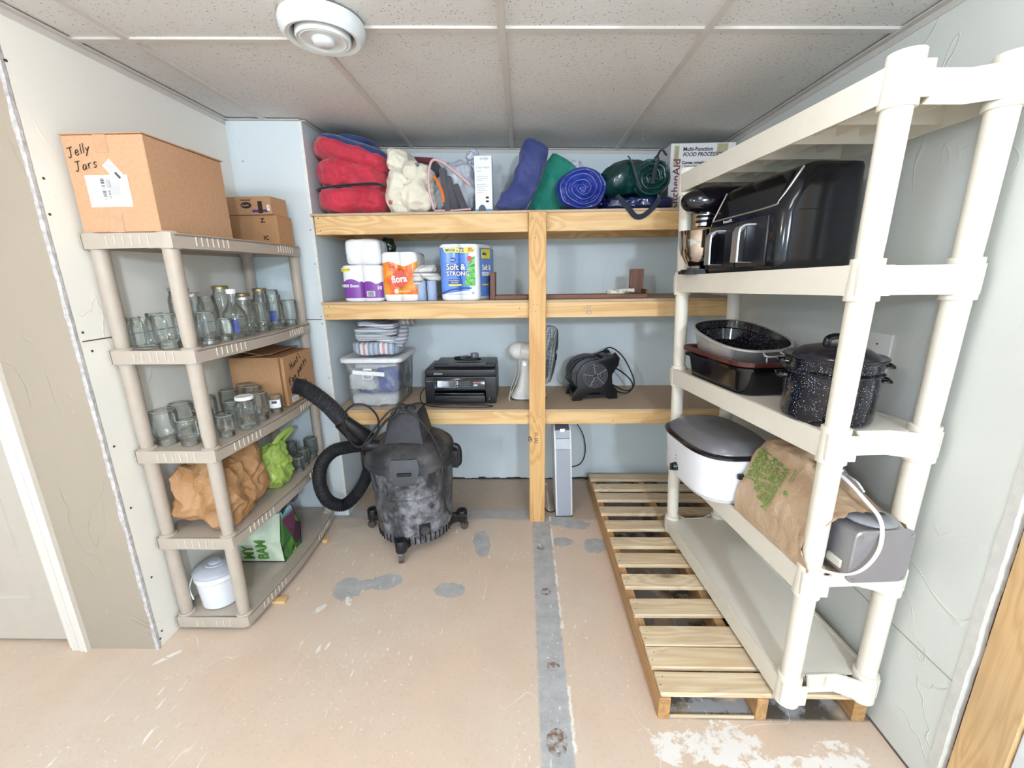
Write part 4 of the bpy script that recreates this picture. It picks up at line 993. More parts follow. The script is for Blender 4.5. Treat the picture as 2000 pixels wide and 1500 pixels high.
t = thing('folded_vinyl_sheet', 'folded navy vinyl sheet under dark green roll with strap hanging over beam', 'vinyl sheet', (.6, 2.5, Z1))
b = B().cushion((.590, 2.47, Z1 + .028), (.178, .165, .032), 5, 5, None, .008, 16, 36, True)
for v in b.bm.verts: v.co.z = max(v.co.z, Z1 + .001)
b.obj('folded_sheet', vinyl('navy_vinyl', '16204F', '0E1538'), t, 60)
B().tube([(.470, 2.33, Z1 + .062), (.495, 2.296, Z1 + .030), (.525, 2.288, Z1 - .005), (.560, 2.286, Z1 - .040), (.600, 2.286, Z1 - .036), (.645, 2.288, Z1 + .002), (.668, 2.296, Z1 + .035), (.68, 2.33, Z1 + .062)], .0125, 8, 6, flat=.25).obj('hanging_strap', WEB, t, 60)
b = B().cushion((.418, 2.46, Z1 + .055), (.026, .05, .05), 2.5, 4, None, .012, 18, 37, True); b.obj('dark_vinyl_bundle', vinyl('midnight_vinyl', '121A44', '0B1130'), None, 60, label='small bunched midnight blue vinyl between the blue and green rolls', category='vinyl sheet')

# food processor box
t = thing('appliance_box', 'white food processor box at the right end of the top shelf', 'box', (.93, 2.6, Z1))
WB = plain('white_box_print', 'E8E6E2', .4, var=.02)
B().box(.766, 1.096, 2.47, 2.67, Z1, Z1 + .330, .002).obj('carton', WB, t, 25)
F = frame((.766, 2.4698, Z1), (1, 0, 0), (0, 0, 1))
OL = plain('olive_block_print', 'B9AE86', .5); DR = plain('dark_red_print', '7C3A44', .5); DI = plain('dark_indigo_print', '3A3348', .5)
b = B(); frect(b, F, .018, .042, .22, .318); b.obj('olive_panel', OL, t)
b = B(); frect(b, F, .235, .290, .27, .325); b.obj('olive_panel', OL, t)
text('KitchenAid', .050, frame(F @ V((.052, .004, .0012)), (0, 0, 1), (-1, 0, 0)), DR, t, bold=.001, sx=1.12)
text('Multi-Function', .026, F @ Matrix.Translation((.062, .293, .001)), DI, t, bold=.0005); text('FOOD PROCESSOR', .026, F @ Matrix.Translation((.062, .268, .001)), DI, t, bold=.0005, shear=.25, sx=.92)
text('Comes complete with:', .019, F @ Matrix.Translation((.060, .232, .001)), DI, t, bold=.0006)
for i, s_ in enumerate(['\u2022 "Heavy-Duty" Power Base', '\u2022 Large Capacity Work Bowl', '\u2022 Solution Mini Bowl', '\u2022 Storage Case', '\u2022 Mini Bowl Blade', '   Discs']):
    text(s_, .0135, F @ Matrix.Translation((.060, .218 - i * .0135, .001)), DI, t)
b = B(); ring = [(.085 + .020 * math.cos(a * PI / 12), .075 + .018 * math.sin(a * PI / 12)) for a in range(24)]
b.tube([F @ V((p[0], p[1], .001)) for p in ring], .0012, 5, 0, closed=True); b.obj('disc_picture', plain('blue_grey_print', '5B7A8C', .5), t)
b = B(); fpoly(b, F, [(.125, .03), (.19, .10), (.215, .08), (.15, .01)]); b.obj('blade_picture', plain('grey_picture_print', '8D8D88', .5), t)
b = B(); frect(b, F, .235, .247, .06, .12); b.obj('orange_print', plain('orange_print', 'D98A48', .5), t)

# ------------------------------------------------------------------ middle pine shelf
Z2 = 1.2925
def pack(name, label, cat, x0, x1, y0, z0, h, cols, mat_side, depth=.2, mats=None, rows=1):
    """shrink-wrapped rolls: each roll bulges through the film"""
    t = thing(name, label, cat, ((x0 + x1) / 2, y0 + depth / 2, z0)); r = (x1 - x0) / cols / 2
    pts = []; prof = []
    for i in range(cols):
        c = x0 + r * (2 * i + 1)
        for k in range(9):
            a = PI - PI * k / 8; prof.append((c + r * math.cos(a) * .999, y0 + r * .45 * (1 - math.sin(a)) ** 1.4))
    full = prof + [(x1 + .004, y0 + depth * .5), (x1, y0 + depth), (x0, y0 + depth), (x0 - .004, y0 + depth * .5)]
    return t, full, prof
def wrap(b, prof, z0, z1, off=.0012):
    b.rings([[V((x, y - off, z0)) for x, y in prof], [V((x, y - off, z1)) for x, y in prof]], closed=False); return b
TP = plain('toilet_paper_white', 'F3F3F2', .55, var=.01, bump=.1)
def shrink(b, full, z0, z1, r=.010):
    cx_ = sum(p[0] for p in full) / len(full); cy_ = sum(p[1] for p in full) / len(full)
    def ins(k): return [(cx_ + (x - cx_) * (1 - k), cy_ + (y - cy_) * (1 - k)) for x, y in full]
    b.rings([[V((x, y, z)) for x, y in ins(k)] for z, k in ((z0, .10), (z0 + r * .4, .03), (z0 + r, 0), (z1 - r, 0), (z1 - r * .3, .035), (z1, .12))]); return b
# purple pack
x0, x1, y0 = -.965, -.752, 2.335
t, full, prof = pack('toilet_paper_pack', 'white and purple toilet paper pack under the plain white pack', 'toilet paper', x0, x1, y0, Z2, .188, 2, None)
shrink(B(), full, Z2, Z2 + .188).obj('wrapped_rolls', TP, t, 50)
def cut(prof, ztop, zbot, b, off=.0014):
    P = [(x, y) for x, y in prof]; b.rings([[V((x, y - off, zbot(x))) for x, y in P], [V((x, y - off, ztop(x))) for x, y in P]], closed=False); return b
PUR = plain('purple_print_film', '8B4AA8', .25); cut(prof, lambda x: Z2 + .088 + .018 * abs(math.sin((x - x0) * 34)) + (.012 if x < -.86 else 0), lambda x: Z2 + .018, B()).obj('purple_cloud_band', PUR, t, 60)
F = frame((x0, y0 - .002, Z2), (1, 0, 0), (0, 0, 1))
text('1000 Sheets', .022, F @ Matrix.Translation((-.002, .075, .001)), PAPER, t, bold=.0006, sx=.85); text('10', .026, F @ Matrix.Translation((.186, .062, .002)), PAPER, t, bold=.0008)
b = B(); frect(b, F, .003, .046, .158, .176, .001); b.obj('yellow_flash', plain('yellow_print', 'F2E03A', .3), t)
text('Extra soft', .011, F @ Matrix.Translation((.005, .163, .0015)), plain('dark_indigo_print', '3A3348', .5), t)
b = B(); frect(b, F, .128, .172, .026, .054, .0008); b.obj('barcode_panel', PAPER, t)
b = B(); barcode(b, F @ Matrix.Translation((0, 0, .0012)), .131, .169, .028, .052, 20, 4); b.obj('barcode', INK, t, 0)
# plain white pack above, dark packet behind
zb = Z2 + .189
b = B().cushion((-.845, 2.42, zb + .066), (.094, .09, .067), 6, 5, None, .004, 20, 41, True); b.obj('white_paper_pack', plain('white_shrink_film', 'F4F5F6', .25, bump=.4, var=.02), None, 50, label='plain white shrink-wrapped pack lying on the purple toilet paper', category='paper pack')
b = B().cushion((-.772, 2.560, zb + .075), (.040, .04, .075), 3, 4, None, .010, 20, 42, True); b.obj('dark_packet', vinyl('dark_green_foil', '24382C', '14211A'), None, 60, label='dark green foil packet behind the plain white pack', category='packet')
# orange pack
x0, x1, y0 = -.748, -.560, 2.335
t, full, prof = pack('paper_towel_pack', 'orange wrapped paper towel pack with white script lettering', 'paper towel', x0, x1, y0, Z2, .255, 2, None)
shrink(B(), full, Z2, Z2 + .252, .02).obj('wrapped_rolls', TP, t, 50)
n = N('orange_flame_film'); c = n.ramp(n.noise(7, 2, dist=1.5), (.35, 'F4A63A'), (.48, 'F07A1E'), (.6, 'E5541C'), (.7, 'F6B84A')); OR = n.fin(c, .22)
cut(prof, lambda x: Z2 + .192 + .012 * math.sin((x - x0) * 40), lambda x: Z2 + .034, B()).obj('orange_band', OR, t, 60)
F = frame((x0, y0 - .002, Z2), (1, 0, 0), (0, 0, 1))
b = B(); fpoly(b, F, [(.092 + .040 * math.cos(a * PI / 10), .115 + .045 * math.sin(a * PI / 10) * (1 + .1 * math.cos(3 * a))) for a in range(20)], .0016); b.obj('red_blob', plain('red_orange_print', 'D8431F', .3), t)
text('fiora', .052, F @ Matrix.Translation((.052, .095, .002)) @ Matrix.Rotation(.08, 4, 'Z'), PAPER, t, bold=.0015, sx=.85)
b = B(); fpoly(b, F, [(.072 + .011 * math.cos(a * PI / 8), .052 + .011 * math.sin(a * PI / 8)) for a in range(16)], .0016); b.obj('white_disc', PAPER, t)
text('paper towels', .011, F @ Matrix.Translation((.088, .048, .0014)), PAPER, t)
text('Go', .026, F @ Matrix.Translation((.040, .176, .0014)) @ Matrix.Rotation(-.15, 4, 'Z'), plain('red_orange_print', 'D8431F', .3), t, bold=.001)
# two blue checked rolls with towels on top
n = N('blue_check_print'); ch = n.n('ShaderNodeTexChecker'); n.put(ch, 0, n.map((1, 1, 1), (0, 0, 0))); ch.inputs['Scale'].default_value = 220; n.put(ch, 1, '3F6FB0'); n.put(ch, 2, 'D9E5F2'); CHK = n.fin(ch.outputs[0], .5)
for i, (x, s_) in enumerate([(-.548, 'left'), (-.492, 'right')]):
    B().lathe([(.024, 0), (.0255, .002), (.0255, .102), (.024, .104)], (x, 2.362, Z2), 24).obj('shelf_liner_roll', CHK, None, label=f'blue and white checked roll, the {s_} one of the pair', category='roll', group='checked rolls')
TW = n = None
def stripe_cloth(name, cols, sc_, ax=0, dots=0):
    n = N(name); X = n.xyz(); v = n.math('FRACT', n.math('MULTIPLY', X[ax], sc_)); k = len(cols)
    c = n.ramp(v, *[(i / k, cc) for i, cc in enumerate(cols)], mode='CONSTANT')
    if dots:
        ch = n.n('ShaderNodeTexChecker'); n.put(ch, 0, n.obj()); ch.inputs['Scale'].default_value = dots; n.put(ch, 1, (.0, 0, 0, 1)); n.put(ch, 2, (1, 1, 1, 1))
        c = n.mix(n.math('MULTIPLY', ch.outputs[1], .75), c, 'E4E4E6')
    n.bump(n.noise(90, 3), .6, .004); return n.fin(c, .9)
TWL = stripe_cloth('grey_striped_terry', ['DEDCD8', 'DEDCD8', 'C9C6C2', 'E6E4E0', '8E8C8E'], 22, 2)
t = thing('hand_towels', 'crumpled grey-white hand towels on top of the checked rolls', 'towel', (-.52, 2.36, Z2 + .105))
for i, (x, z, h) in enumerate([(-.555, .112, (.030, .055, .042)), (-.500, .124, (.052, .05, .026)), (-.515, .150, (.046, .05, .024)), (-.548, .142, (.034, .045, .030))]):
    B().cushion((x, 2.37, Z2 + z + .008), h, 2.6, 4, tuck([.6, -.35, .25, .4][i]), .006, 22, 50 + i, True).obj('towel_fold', TWL, t, 60)
# big blue pack
x0, x1, y0, hh = -.438, -.232, 2.335, .288
t, full, prof = pack('toilet_paper_pack', 'large blue and green Soft and Strong toilet paper pack', 'toilet paper', x0, x1, y0, Z2, hh, 2, None, depth=.26)
full = prof + [(x1 + .052, y0 + .10), (x1 + .058, y0 + .25), (x0, y0 + .25)]
shrink(B(), full, Z2, Z2 + hh, .012).obj('wrapped_rolls', TP, t, 50)
BL = plain('blue_print_film', '6A97EC', .22, var=.1, scale=9); DB = plain('deep_blue_print', '1F3A8C', .25); YE = plain('yellow_print', 'F2E03A', .3)
cut([p for p in prof if p[0] < x0 + .160], lambda x: Z2 + hh - .018, lambda x: Z2 + .030 + .10 * max(0, (x - x0)) ** .8, B()).obj('blue_panel', BL, t, 60)
F = frame((x0, y0 - .0026, Z2), (1, 0, 0), (0, 0, 1))
side = [(x1 + .004, y0 + .012), (x1 + .0525, y0 + .10), (x1 + .0585, y0 + .245)]
b = B(); b.rings([[V((x + .003, y - .002, Z2 + .02)) for x, y in side], [V((x + .003, y - .002, Z2 + hh - .02)) for x, y in side]], closed=False); b.obj('blue_side_panel', BL, t, 60)
n = N('green_leaf_print'); GLF = n.fin(n.ramp(n.noise(16, 2, dist=2), (.4, '2E8F3C'), (.5, '8ED05A'), (.6, '3FAE4A')), .25)
b = B(); fpoly(b, F, [(.130, .075), (.185, .075), (.185, .225), (.160, .215), (.150, .17), (.135, .13)], .0008); b.obj('green_leaf_panel', GLF, t)
b = B(); fpoly(b, F, [(.022, .268), (.030, .246), (.160, .242), (.185, .255), (.185, .270)], .0012); b.obj('yellow_banner', YE, t)
text('MEGA', .019, F @ Matrix.Translation((.034, .251, .0016)), DB, t, bold=.0006); text('=', .016, F @ Matrix.Translation((.090, .248, .0016)), DB, t, bold=.0004); text('72', .028, F @ Matrix.Translation((.103, .248, .0016)), DB, t, bold=.0008)
text('BIG', .014, F @ Matrix.Translation((.152, .259, .0022)), plain('red_orange_print', 'D8431F', .3), t, bold=.0006); text('PACK', .011, F @ Matrix.Translation((.152, .249, .0022)), plain('red_orange_print', 'D8431F', .3), t, bold=.0005)
b = B(); fpoly(b, F, [(.070 + .017 * math.cos(a * PI / 10), .208 + .013 * math.sin(a * PI / 10)) for a in range(20)], .0014); b.obj('oval_logo', DB, t)
text('Kroger', .010, F @ Matrix.Translation((.056, .205, .002)), PAPER, t, bold=.0003, sx=.85)
b = B(); fpoly(b, F, [(.158 + .013 * math.cos(a * PI / 8), .214 + .014 * math.sin(a * PI / 8)) for a in range(16)], .0016); b.obj('red_badge', plain('red_badge_print', 'CF2C2C', .3), t)
for dx, m, bo, of in ((0, DB, .0036, .0016), (0, PAPER, .0009, .0026)):
    text('Soft &', .044, F @ Matrix.Translation((.034, .158, of)), m, t, bold=bo, sx=.92); text('STRONG', .031, F @ Matrix.Translation((.034, .128, of)), m, t, bold=bo * .8, sx=.98)
b = B(); frect(b, F, .044, .112, .086, .110, .0014); b.obj('navy_tab', DB, t); b = B(); frect(b, F, .044, .112, .075, .084, .0014); b.obj('yellow_tab', YE, t)
text('FLUSH-FRIENDLY', .0085, F @ Matrix.Translation((.047, .100, .002)), PAPER, t, sx=.82); text('TEXTURE', .0095, F @ Matrix.Translation((.055, .089, .002)), PAPER, t)
b = B(); fpoly(b, F, [(.004, .030), (.060, .052), (.120, .060), (.165, .060), (.165, .066), (.118, .068), (.055, .060), (.004, .042)], .0016); b.obj('swoosh', DB, t)
text('strong & comfortable bath tissue', .0085, F @ Matrix.Translation((.040, .030, .0012)), BL, t, sx=.9)
b = B(); fpoly(b, F, [(.172 + .006 * math.cos(a * PI / 6), .038 + .006 * math.sin(a * PI / 6)) for a in range(12)], .0014); b.obj('round_mark', BL, t)
sv = V((side[1][0] - side[0][0], side[1][1] - side[0][1], 0)).normalized()
Fs = frame((side[0][0] + .005, side[0][1] - .004, Z2), sv, (0, 0, 1))
text('Soft &', .040, Fs @ Matrix.Translation((.012, .155, .001)), PAPER, t, bold=.0008, sx=.8); text('STRONG', .030, Fs @ Matrix.Translation((.008, .125, .001)), PAPER, t, bold=.0008, sx=.7)
b = B(); frect(b, Fs, .01, .09, .215, .262, .001); b.obj('yellow_banner', YE, t); text('MEGA', .018, Fs @ Matrix.Translation((.016, .232, .0016)), DB, t, bold=.0006, sx=.8); b = B(); frect(b, Fs, .012, .07, .075, .083, .001); b.obj('yellow_tab', YE, t)
# brown wooden bracket shelf
t = thing('wooden_wall_shelf', 'dark brown wooden shelf with upright ends on the middle pine shelf', 'shelf', (.25, 2.42, Z2))
B().box(-.168, .660, 2.352, 2.452, Z2, Z2 + .022, .002).obj('base_board', BROWN_X, t, 25)
B().box(-.176, -.150, 2.340, 2.46, Z2, Z2 + .144, .002, R=Matrix.Rotation(.02, 3, 'Y')).obj('upright', BROWN_Z, t, 25)
B().box(.588, .662, 2.452, 2.474, Z2, Z2 + .150, .002).obj('upright', BROWN_Z, t, 25)
B().box(.652, .664, 2.352, 2.452, Z2 + .022, Z2 + .045, .002).obj('end_strip', BROWN_Z, t, 25)
n = N('printed_wrap'); c = n.mix(n.step(n.noise(60, 2), .5, .55), 'E4E0D4', 'B9B09C'); PW = n.fin(c, .6)
t = thing('paper_roll', 'small off-white patterned paper roll lying on the brown shelf', 'roll', (.53, 2.4, Z2 + .022))
B().cyl((.455, 2.40, Z2 + .034), (.600, 2.40, Z2 + .039), .0115, 14).obj('roll', PW, t); B().box(.450, .545, 2.375, 2.40, Z2 + .0225, Z2 + .040, .004, 2).obj('folded_end', PW, t)

# ------------------------------------------------------------------ lower pine shelf
Z3 = .6885
t = thing('storage_bin', 'clear plastic storage bin with white lid on the lower pine shelf', 'storage bin', (-.86, 2.5, Z3))
def rr(x0, x1, y0, y1, z, r, n_=5):
    P = []
    for cx_, cy_, a0 in ((x1 - r, y1 - r, 0), (x0 + r, y1 - r, PI / 2), (x0 + r, y0 + r, PI), (x1 - r, y0 + r, 1.5 * PI)):
        for k in range(n_ + 1):
            a = a0 + PI / 2 * k / n_; P.append(V((cx_ + r * math.cos(a), cy_ + r * math.sin(a), z)))
    return P
bx0, bx1, by0, by1 = -1.025, -.700, 2.345, 2.71
b = B(); b.rings([rr(bx0 + .022, bx1 - .022, by0 + .016, by1 - .016, Z3 + .001, .03), rr(bx0 + .012, bx1 - .012, by0 + .008, by1 - .008, Z3 + .13, .035), rr(bx0 + .004, bx1 - .004, by0 + .003, by1 - .003, Z3 + .255, .04), rr(bx0 - .006, bx1 + .006, by0 - .006, by1 + .006, Z3 + .256, .045), rr(bx0 - .006, bx1 + .006, by0 - .006, by1 + .006, Z3 + .268, .045)], True, False)
b.obj('bin_body', CLEARPL, t, 50)
b = B(); b.rings([rr(bx0 - .016, bx1 + .016, by0 - .016, by1 + .016, Z3 + .266, .05), rr(bx0 - .016, bx1 + .016, by0 - .016, by1 + .016, Z3 + .286, .05), rr(bx0 - .008, bx1 + .008, by0 - .008, by1 + .008, Z3 + .291, .045), rr(bx0 + .02, bx1 - .02, by0 + .02, by1 - .02, Z3 + .291, .04), rr(bx0 + .028, bx1 - .028, by0 + .028, by1 - .028, Z3 + .285, .04)])
b.obj('lid', plain('white_bin_lid', 'EDEEF0', .35), t, 40)
b = B().box(-.965, -.785, by0 - .0075, by0 - .0055, Z3 + .193, Z3 + .216, 0, R=Matrix.Rotation(.08, 3, 'Y')); b.obj('tape_label', PAPER, t)
b = B().tube([(-.905, by0 - .004, Z3 + .205), (-.905, by0 - .014, Z3 + .175), (-.855, by0 - .014, Z3 + .175), (-.855, by0 - .004, Z3 + .205)], .0035, 6, 3).box(-.905, -.855, by0 - .006, by0 - .002, Z3 + .220, Z3 + .232, .002); b.obj('handle', WHITEPL, t, 40)
WC = cloth('white_folded_cloth', 'E6E4E2', 'D2D0D0'); BC = cloth('blue_folded_cloth', '4E63A0', '3E5290')
def inbin(b): 
    for v in b.bm.verts: v.co.y = max(v.co.y, by0 + .020); v.co.z = max(v.co.z, Z3 + .004)
    return b
inbin(B().cushion((-.866, 2.51, Z3 + .040), (.138, .155, .037), 6, 4, None, .008, 12, 61, True)).obj('folded_clothing', WC, None, 60, label='white cloth at the bottom of the clear bin', category='clothing')
inbin(B().cushion((-.850, 2.52, Z3 + .090), (.125, .150, .018), 4, 4, lambda q, d: V((q.x, q.y, q.z + .2 * max(0, q.x))), .006, 12, 62, True)).obj('folded_clothing', BC, None, 60, label='blue cloth layer low inside the clear bin', category='clothing')
inbin(B().cushion((-.930, 2.51, Z3 + .150), (.084, .150, .062), 5, 4, None, .014, 12, 63, True)).obj('folded_clothing', WC, None, 60, label='bunched white cloth in left half of the clear bin', category='clothing')
inbin(B().cushion((-.780, 2.51, Z3 + .155), (.066, .150, .078), 6, 4, None, .008, 12, 64, True)).obj('folded_clothing', BC, None, 60, label='blue cloth filling right half of the clear bin', category='clothing')
inbin(B().cushion((-.862, 2.54, Z3 + .232), (.138, .150, .024), 4, 4, None, .008, 12, 65, True)).obj('folded_clothing', WC, None, 60, label='crumpled white cloth topmost inside the clear bin', category='clothing')

# woven rugs folded on the bin
def woven(name, cols, sc_, ax):
    n = N(name); X = n.xyz(); k = len(cols)
    wob = n.math('MULTIPLY', n.noise(5, 2), .06)
    v = n.math('FRACT', n.math('ADD', n.math('MULTIPLY', X[ax], sc_), wob)); c = n.ramp(v, *[(i / k, cc) for i, cc in enumerate(cols)], mode='CONSTANT')
    br = n.n('ShaderNodeTexBrick'); n.put(br, 0, n.map((1, 1, 1), (PI / 2, 0, PI / 2 if ax == 0 else 0))); n.put(br, 1, (0, 0, 0, 1)); n.put(br, 2, (0, 0, 0, 1)); n.put(br, 3, (1, 1, 1, 1))
    br.inputs['Scale'].default_value = 40; br.inputs['Mortar Size'].default_value = .09; br.inputs['Brick Width'].default_value = .35; br.inputs['Row Height'].default_value = .3
    c = n.mix(n.math('MULTIPLY', br.outputs[0], .55), c, 'DADBE0'); n.bump(n.math('ADD', br.outputs[0], n.noise(60, 2)), .8, .004); return n.fin(c, .95)
zr = Z3 + .292
rugs = [(-.845, .128, .040, .052, .05, -.02, woven('rug_stripes_bright', ['2E3A55', '7FA0C8', '2B2F3D', 'E8E6E4', 'C43B45', 'DADDE2', '34405E', '8FB0D0'], 9, 0), 'bright striped woven rug, bottom of the folded stack on the bin'),
        (-.838, .118, .024, .115, .045, -.10, woven('rug_stripes_teal', ['56606E', 'B8BCC0', '3E9C98', 'D6D8D6', '4A5262', '9CA0A8'], 24, 2), 'woven rug with a teal edge stripe, second in the stack on the bin'),
        (-.835, .120, .020, .152, .05, -.03, woven('rug_grey_weave', ['5F6878', 'A2A8B0', '3A4252', 'BABDC4'], 26, 2), 'grey woven rug third up in the stack on the bin'),
        (-.825, .108, .016, .186, .05, -.06, woven('rug_blue_grey', ['4C5A86', 'B8BCCC', '5A6894', 'D4D6E0', '3C4668'], 24, 2), 'blue-grey woven rug on top of the stack on the bin')]
for i, (cx_, hx, hz, z, _, tl, m, lab) in enumerate(rugs):
    b = B().cushion((cx_, 2.47, zr + z - .008), (hx, .105, hz), 5, 5, lambda q, d, tl=tl, i=i: V((q.x, q.y, q.z + tl * q.x + .005 * math.sin(q.x * 30 + i))), .003, 20, 70 + i)
    for v in b.bm.verts: v.co.z = max(v.co.z, zr + .001)
    b.obj('woven_rug', m, None, 60, label=lab, category='rug', group='rugs stacked on the clear bin')
b = B().tube([(-.712, 2.40, zr + .072), (-.695, 2.44, zr + .10), (-.700, 2.50, zr + .14)], .030, 14, 4, rf=lambda i, m: .030); b.obj('woven_rug', woven('rug_navy_weave', ['2E3A4A', 'C9CED6', '485468', 'B7BDC6'], 26, 2), None, 60, label='navy and grey woven rug end rolled at right of the stack', category='rug', group='rugs stacked on the clear bin')
b = B().tube([(-.725, 2.50, zr + .185), (-.690, 2.54, zr + .185), (-.665, 2.60, zr + .18)], .026, 14, 4); b.obj('woven_rug', woven('rug_brown_weave', ['6A4A44', 'D2CDC8', '4A4A5A', 'C9B0A8'], 26, 0), None, 60, label='brownish woven rug roll at top right behind the stack', category='rug', group='rugs stacked on the clear bin')

# printer
t = thing('printer', 'black all-in-one office printer on the lower pine shelf', 'printer', (-.38, 2.6, Z3))
px0, px1, py0, py1 = -.575, -.162, 2.405, 2.70; PB = plain('printer_black', '1B1B20', .38, bump=.04); PG = plain('printer_gloss_panel', '0D0E12', .12); PD = plain('printer_dark_recess', '08080A', .6)
b = B(); b.prism([(px0, Z3 + .006), (px0 + .055, Z3 + .006), (px0 + .055, Z3 + .085), (px1 - .060, Z3 + .085), (px1 - .060, Z3 + .006), (px1, Z3 + .006), (px1, Z3 + .165), (px0, Z3 + .165)], 1, py0, py1, .003)
b.box(px0 + .05, px1 - .05, py0 + .06, py1, Z3 + .006, Z3 + .09); b.obj('body', PB, t, 30)
B().box(px0 + .002, px1 - .002, py0 + .004, py1, Z3 + .166, Z3 + .205, .006, 2).obj('scanner_lid', PB, t, 30)
B().box(px0 + .045, px1 - .004, py0 + .06, py1 - .02, Z3 + .206, Z3 + .228, .008, 3).obj('document_feeder', PB, t, 30)
B().box(px0 + .14, px1 - .055, py0 + .03, py0 + .16, Z3 + .222, Z3 + .232, .004, 2, R=Matrix.Rotation(-.1, 3, 'X')).obj('feeder_tray', DKGREY, t, 30)
Rp_ = Matrix.Rotation(math.radians(-14), 3, 'X')
cp = B().box(px0 + .052, px1 - .062, py0 - .018, py0 - .004, Z3 + .094, Z3 + .158, .003, 2, R=Rp_).obj('control_panel', PG, t, 30)
F = frame((px0 + .052, py0 - .0275, Z3 + .098), (1, 0, 0), (0, math.sin(math.radians(14)), math.cos(math.radians(14))))
F = F @ Matrix.Translation((0, 0, .0062))
n = N('printer_screen'); SCR = n.fin(n.mix(n.step(n.noise(40, 2), .45, .55), '5C6470', '2F3540'), .15)
b = B(); frect(b, F, .026, .132, .010, .050, .001); b.obj('screen_bezel', plain('grey_bezel', '7C7C80', .4), t)
b = B(); frect(b, F, .028, .130, .012, .048, .0016); b.obj('screen_glass', PG, t); b = B(); frect(b, F, .036, .092, .016, .044, .0022); b.obj('display', SCR, t)
BW = plain('button_grey', 'B9BABE', .4); b = B()
for x, y, w_, h_ in [(.137, .040, .010, .006), (.137, .026, .010, .008), (.137, .014, .010, .004), (.115, .035, .003, .003), (.115, .026, .003, .003), (.236, .018, .022, .010), (.012, .044, .003, .003), (.012, .012, .008, .003)]: frect(b, F, x, x + w_, y, y + h_, .0026)
b.obj('buttons', BW, t, kind='stuff')
b = B()
for i in range(4):
    for j in range(4): frect(b, F, .170 + i * .012, .177 + i * .012, .016 + j * .009, .0185 + j * .009, .0026)
for j in range(3): frect(b, F, .158, .164, .018 + j * .010, .020 + j * .010, .0026)
b.obj('keypad', plain('keypad_grey', '77787E', .4), t, kind='stuff')
b = B(); frect(b, F, .236, .246, .034, .042, .0026); b.obj('start_button', plain('orange_button', 'D9964A', .4), t); b = B(); frect(b, F, .250, .260, .034, .042, .0026); b.obj('stop_button', plain('red_button', 'C2543F', .4), t)
B().box(px0 + .058, px1 - .063, py0 - .022, py0 + .06, Z3 + .010, Z3 + .058, .004, 2).obj('paper_tray', PB, t, 30)
B().box(px0 + .063, px1 - .068, py0 - .024, py0 + .05, Z3 + .060, Z3 + .074, .004, 2).obj('output_tray', PG, t, 30)
B().box(-.43, -.32, py0 - .0235, py0 - .0215, Z3 + .040, Z3 + .050, .001).obj('tray_grip', PD, t)
text('EPSON', .0145, frame((px0 + .055, py0 + .003, Z3 + .178), (1, 0, 0), (0, 0, 1)), BW, t, bold=.0004, sx=1.1)
text('WorkForce', .008, frame((px0 + .010, py0 - .0008, Z3 + .137), (1, 0, 0), (0, 0, 1)), BW, t)
text('E', .013, frame((px1 - .043, py0 - .0008, Z3 + .028), (1, 0, 0), (0, 0, 1)), BW, t)
b = B()
P1 = [(-.59, 2.46, Z3 + .085), (-.610, 2.42, Z3 + .05), (-.585, 2.375, Z3 + .012), (-.50, 2.345, Z3 + .004), (-.40, 2.335, Z3 + .004), (-.30, 2.330, Z3 + .004), (-.21, 2.335, Z3 + .004), (-.180, 2.352, Z3 + .004), (-.22, 2.368, Z3 + .005), (-.32, 2.362, Z3 + .008), (-.42, 2.36, Z3 + .012), (-.50, 2.366, Z3 + .008), (-.57, 2.38, Z3 + .012), (-.625, 2.41, Z3 + .008), (-.66, 2.38, Z3 + .006), (-.69, 2.335, Z3 + .004)]
b.tube(P1, .0032, 6, 5); b.obj('power_cord', CORD, t, 60)
# clump of cables and pliers-like clip on the printer
t = thing('cable_bundle', 'tangle of thin black cables heaped on top of the printer', 'cables', (-.33, 2.55, Z3 + .232))
rnd = random.Random(12)
for k in range(5):
    P = [(-.34 + .085 * math.cos(a * 1.26 + k) * rnd.uniform(.6, 1.15) + rnd.uniform(-.01, .01), 2.53 + .05 * math.sin(a * 1.26 + k) * rnd.uniform(.6, 1.1), Z3 + .240 + rnd.uniform(0, .016)) for a in range(9)]
    B().tube(P, .0032, 6, 5).obj('cable', CORD, t, 60)
B().box(-.385, -.325, 2.50, 2.56, Z3 + .243, Z3 + .262, .006, 2, R=Matrix.Rotation(.4, 3, 'Z')).obj('plug', BLACK, t)
b = B().box(-.312, -.272, 2.50, 2.54, Z3 + .250, Z3 + .285, .006, 2, R=Matrix.Rotation(.5, 3, 'Z')); b.obj('adapter_plug', plain('grey_adapter', '8B8E96', .25, .4), t)

# desk fan
t = thing('desk_fan', 'old white oscillating desk fan turned sideways behind the centre post', 'fan', (.04, 2.55, Z3))
FW = plain('aged_white_enamel', 'ECEAE4', .3, var=.03); fz = Z3
b = B(); cx_, cy_ = .030, 2.55
def ov(x0, x1, y0, y1, z): return rr(x0, x1, y0, y1, z, min(x1 - x0, y1 - y0) * .35, 4)
b.rings([ov(-.078, .135, 2.47, 2.63, fz + .006), ov(-.078, .135, 2.47, 2.63, fz + .022), ov(-.066, .110, 2.48, 2.62, fz + .030), ov(-.040, .060, 2.50, 2.60, fz + .075), ov(-.022, .040, 2.52, 2.585, fz + .15), ov(-.018, .034, 2.53, 2.575, fz + .225), ov(-.010, .028, 2.535, 2.57, fz + .236)]); b.obj('base', FW, t, 45)
b = B(); b.rings([ov(-.082, .139, 2.466, 2.634, fz + .0005), ov(-.080, .137, 2.468, 2.632, fz + .008)]); b.obj('rubber_foot', DKGREY, t)
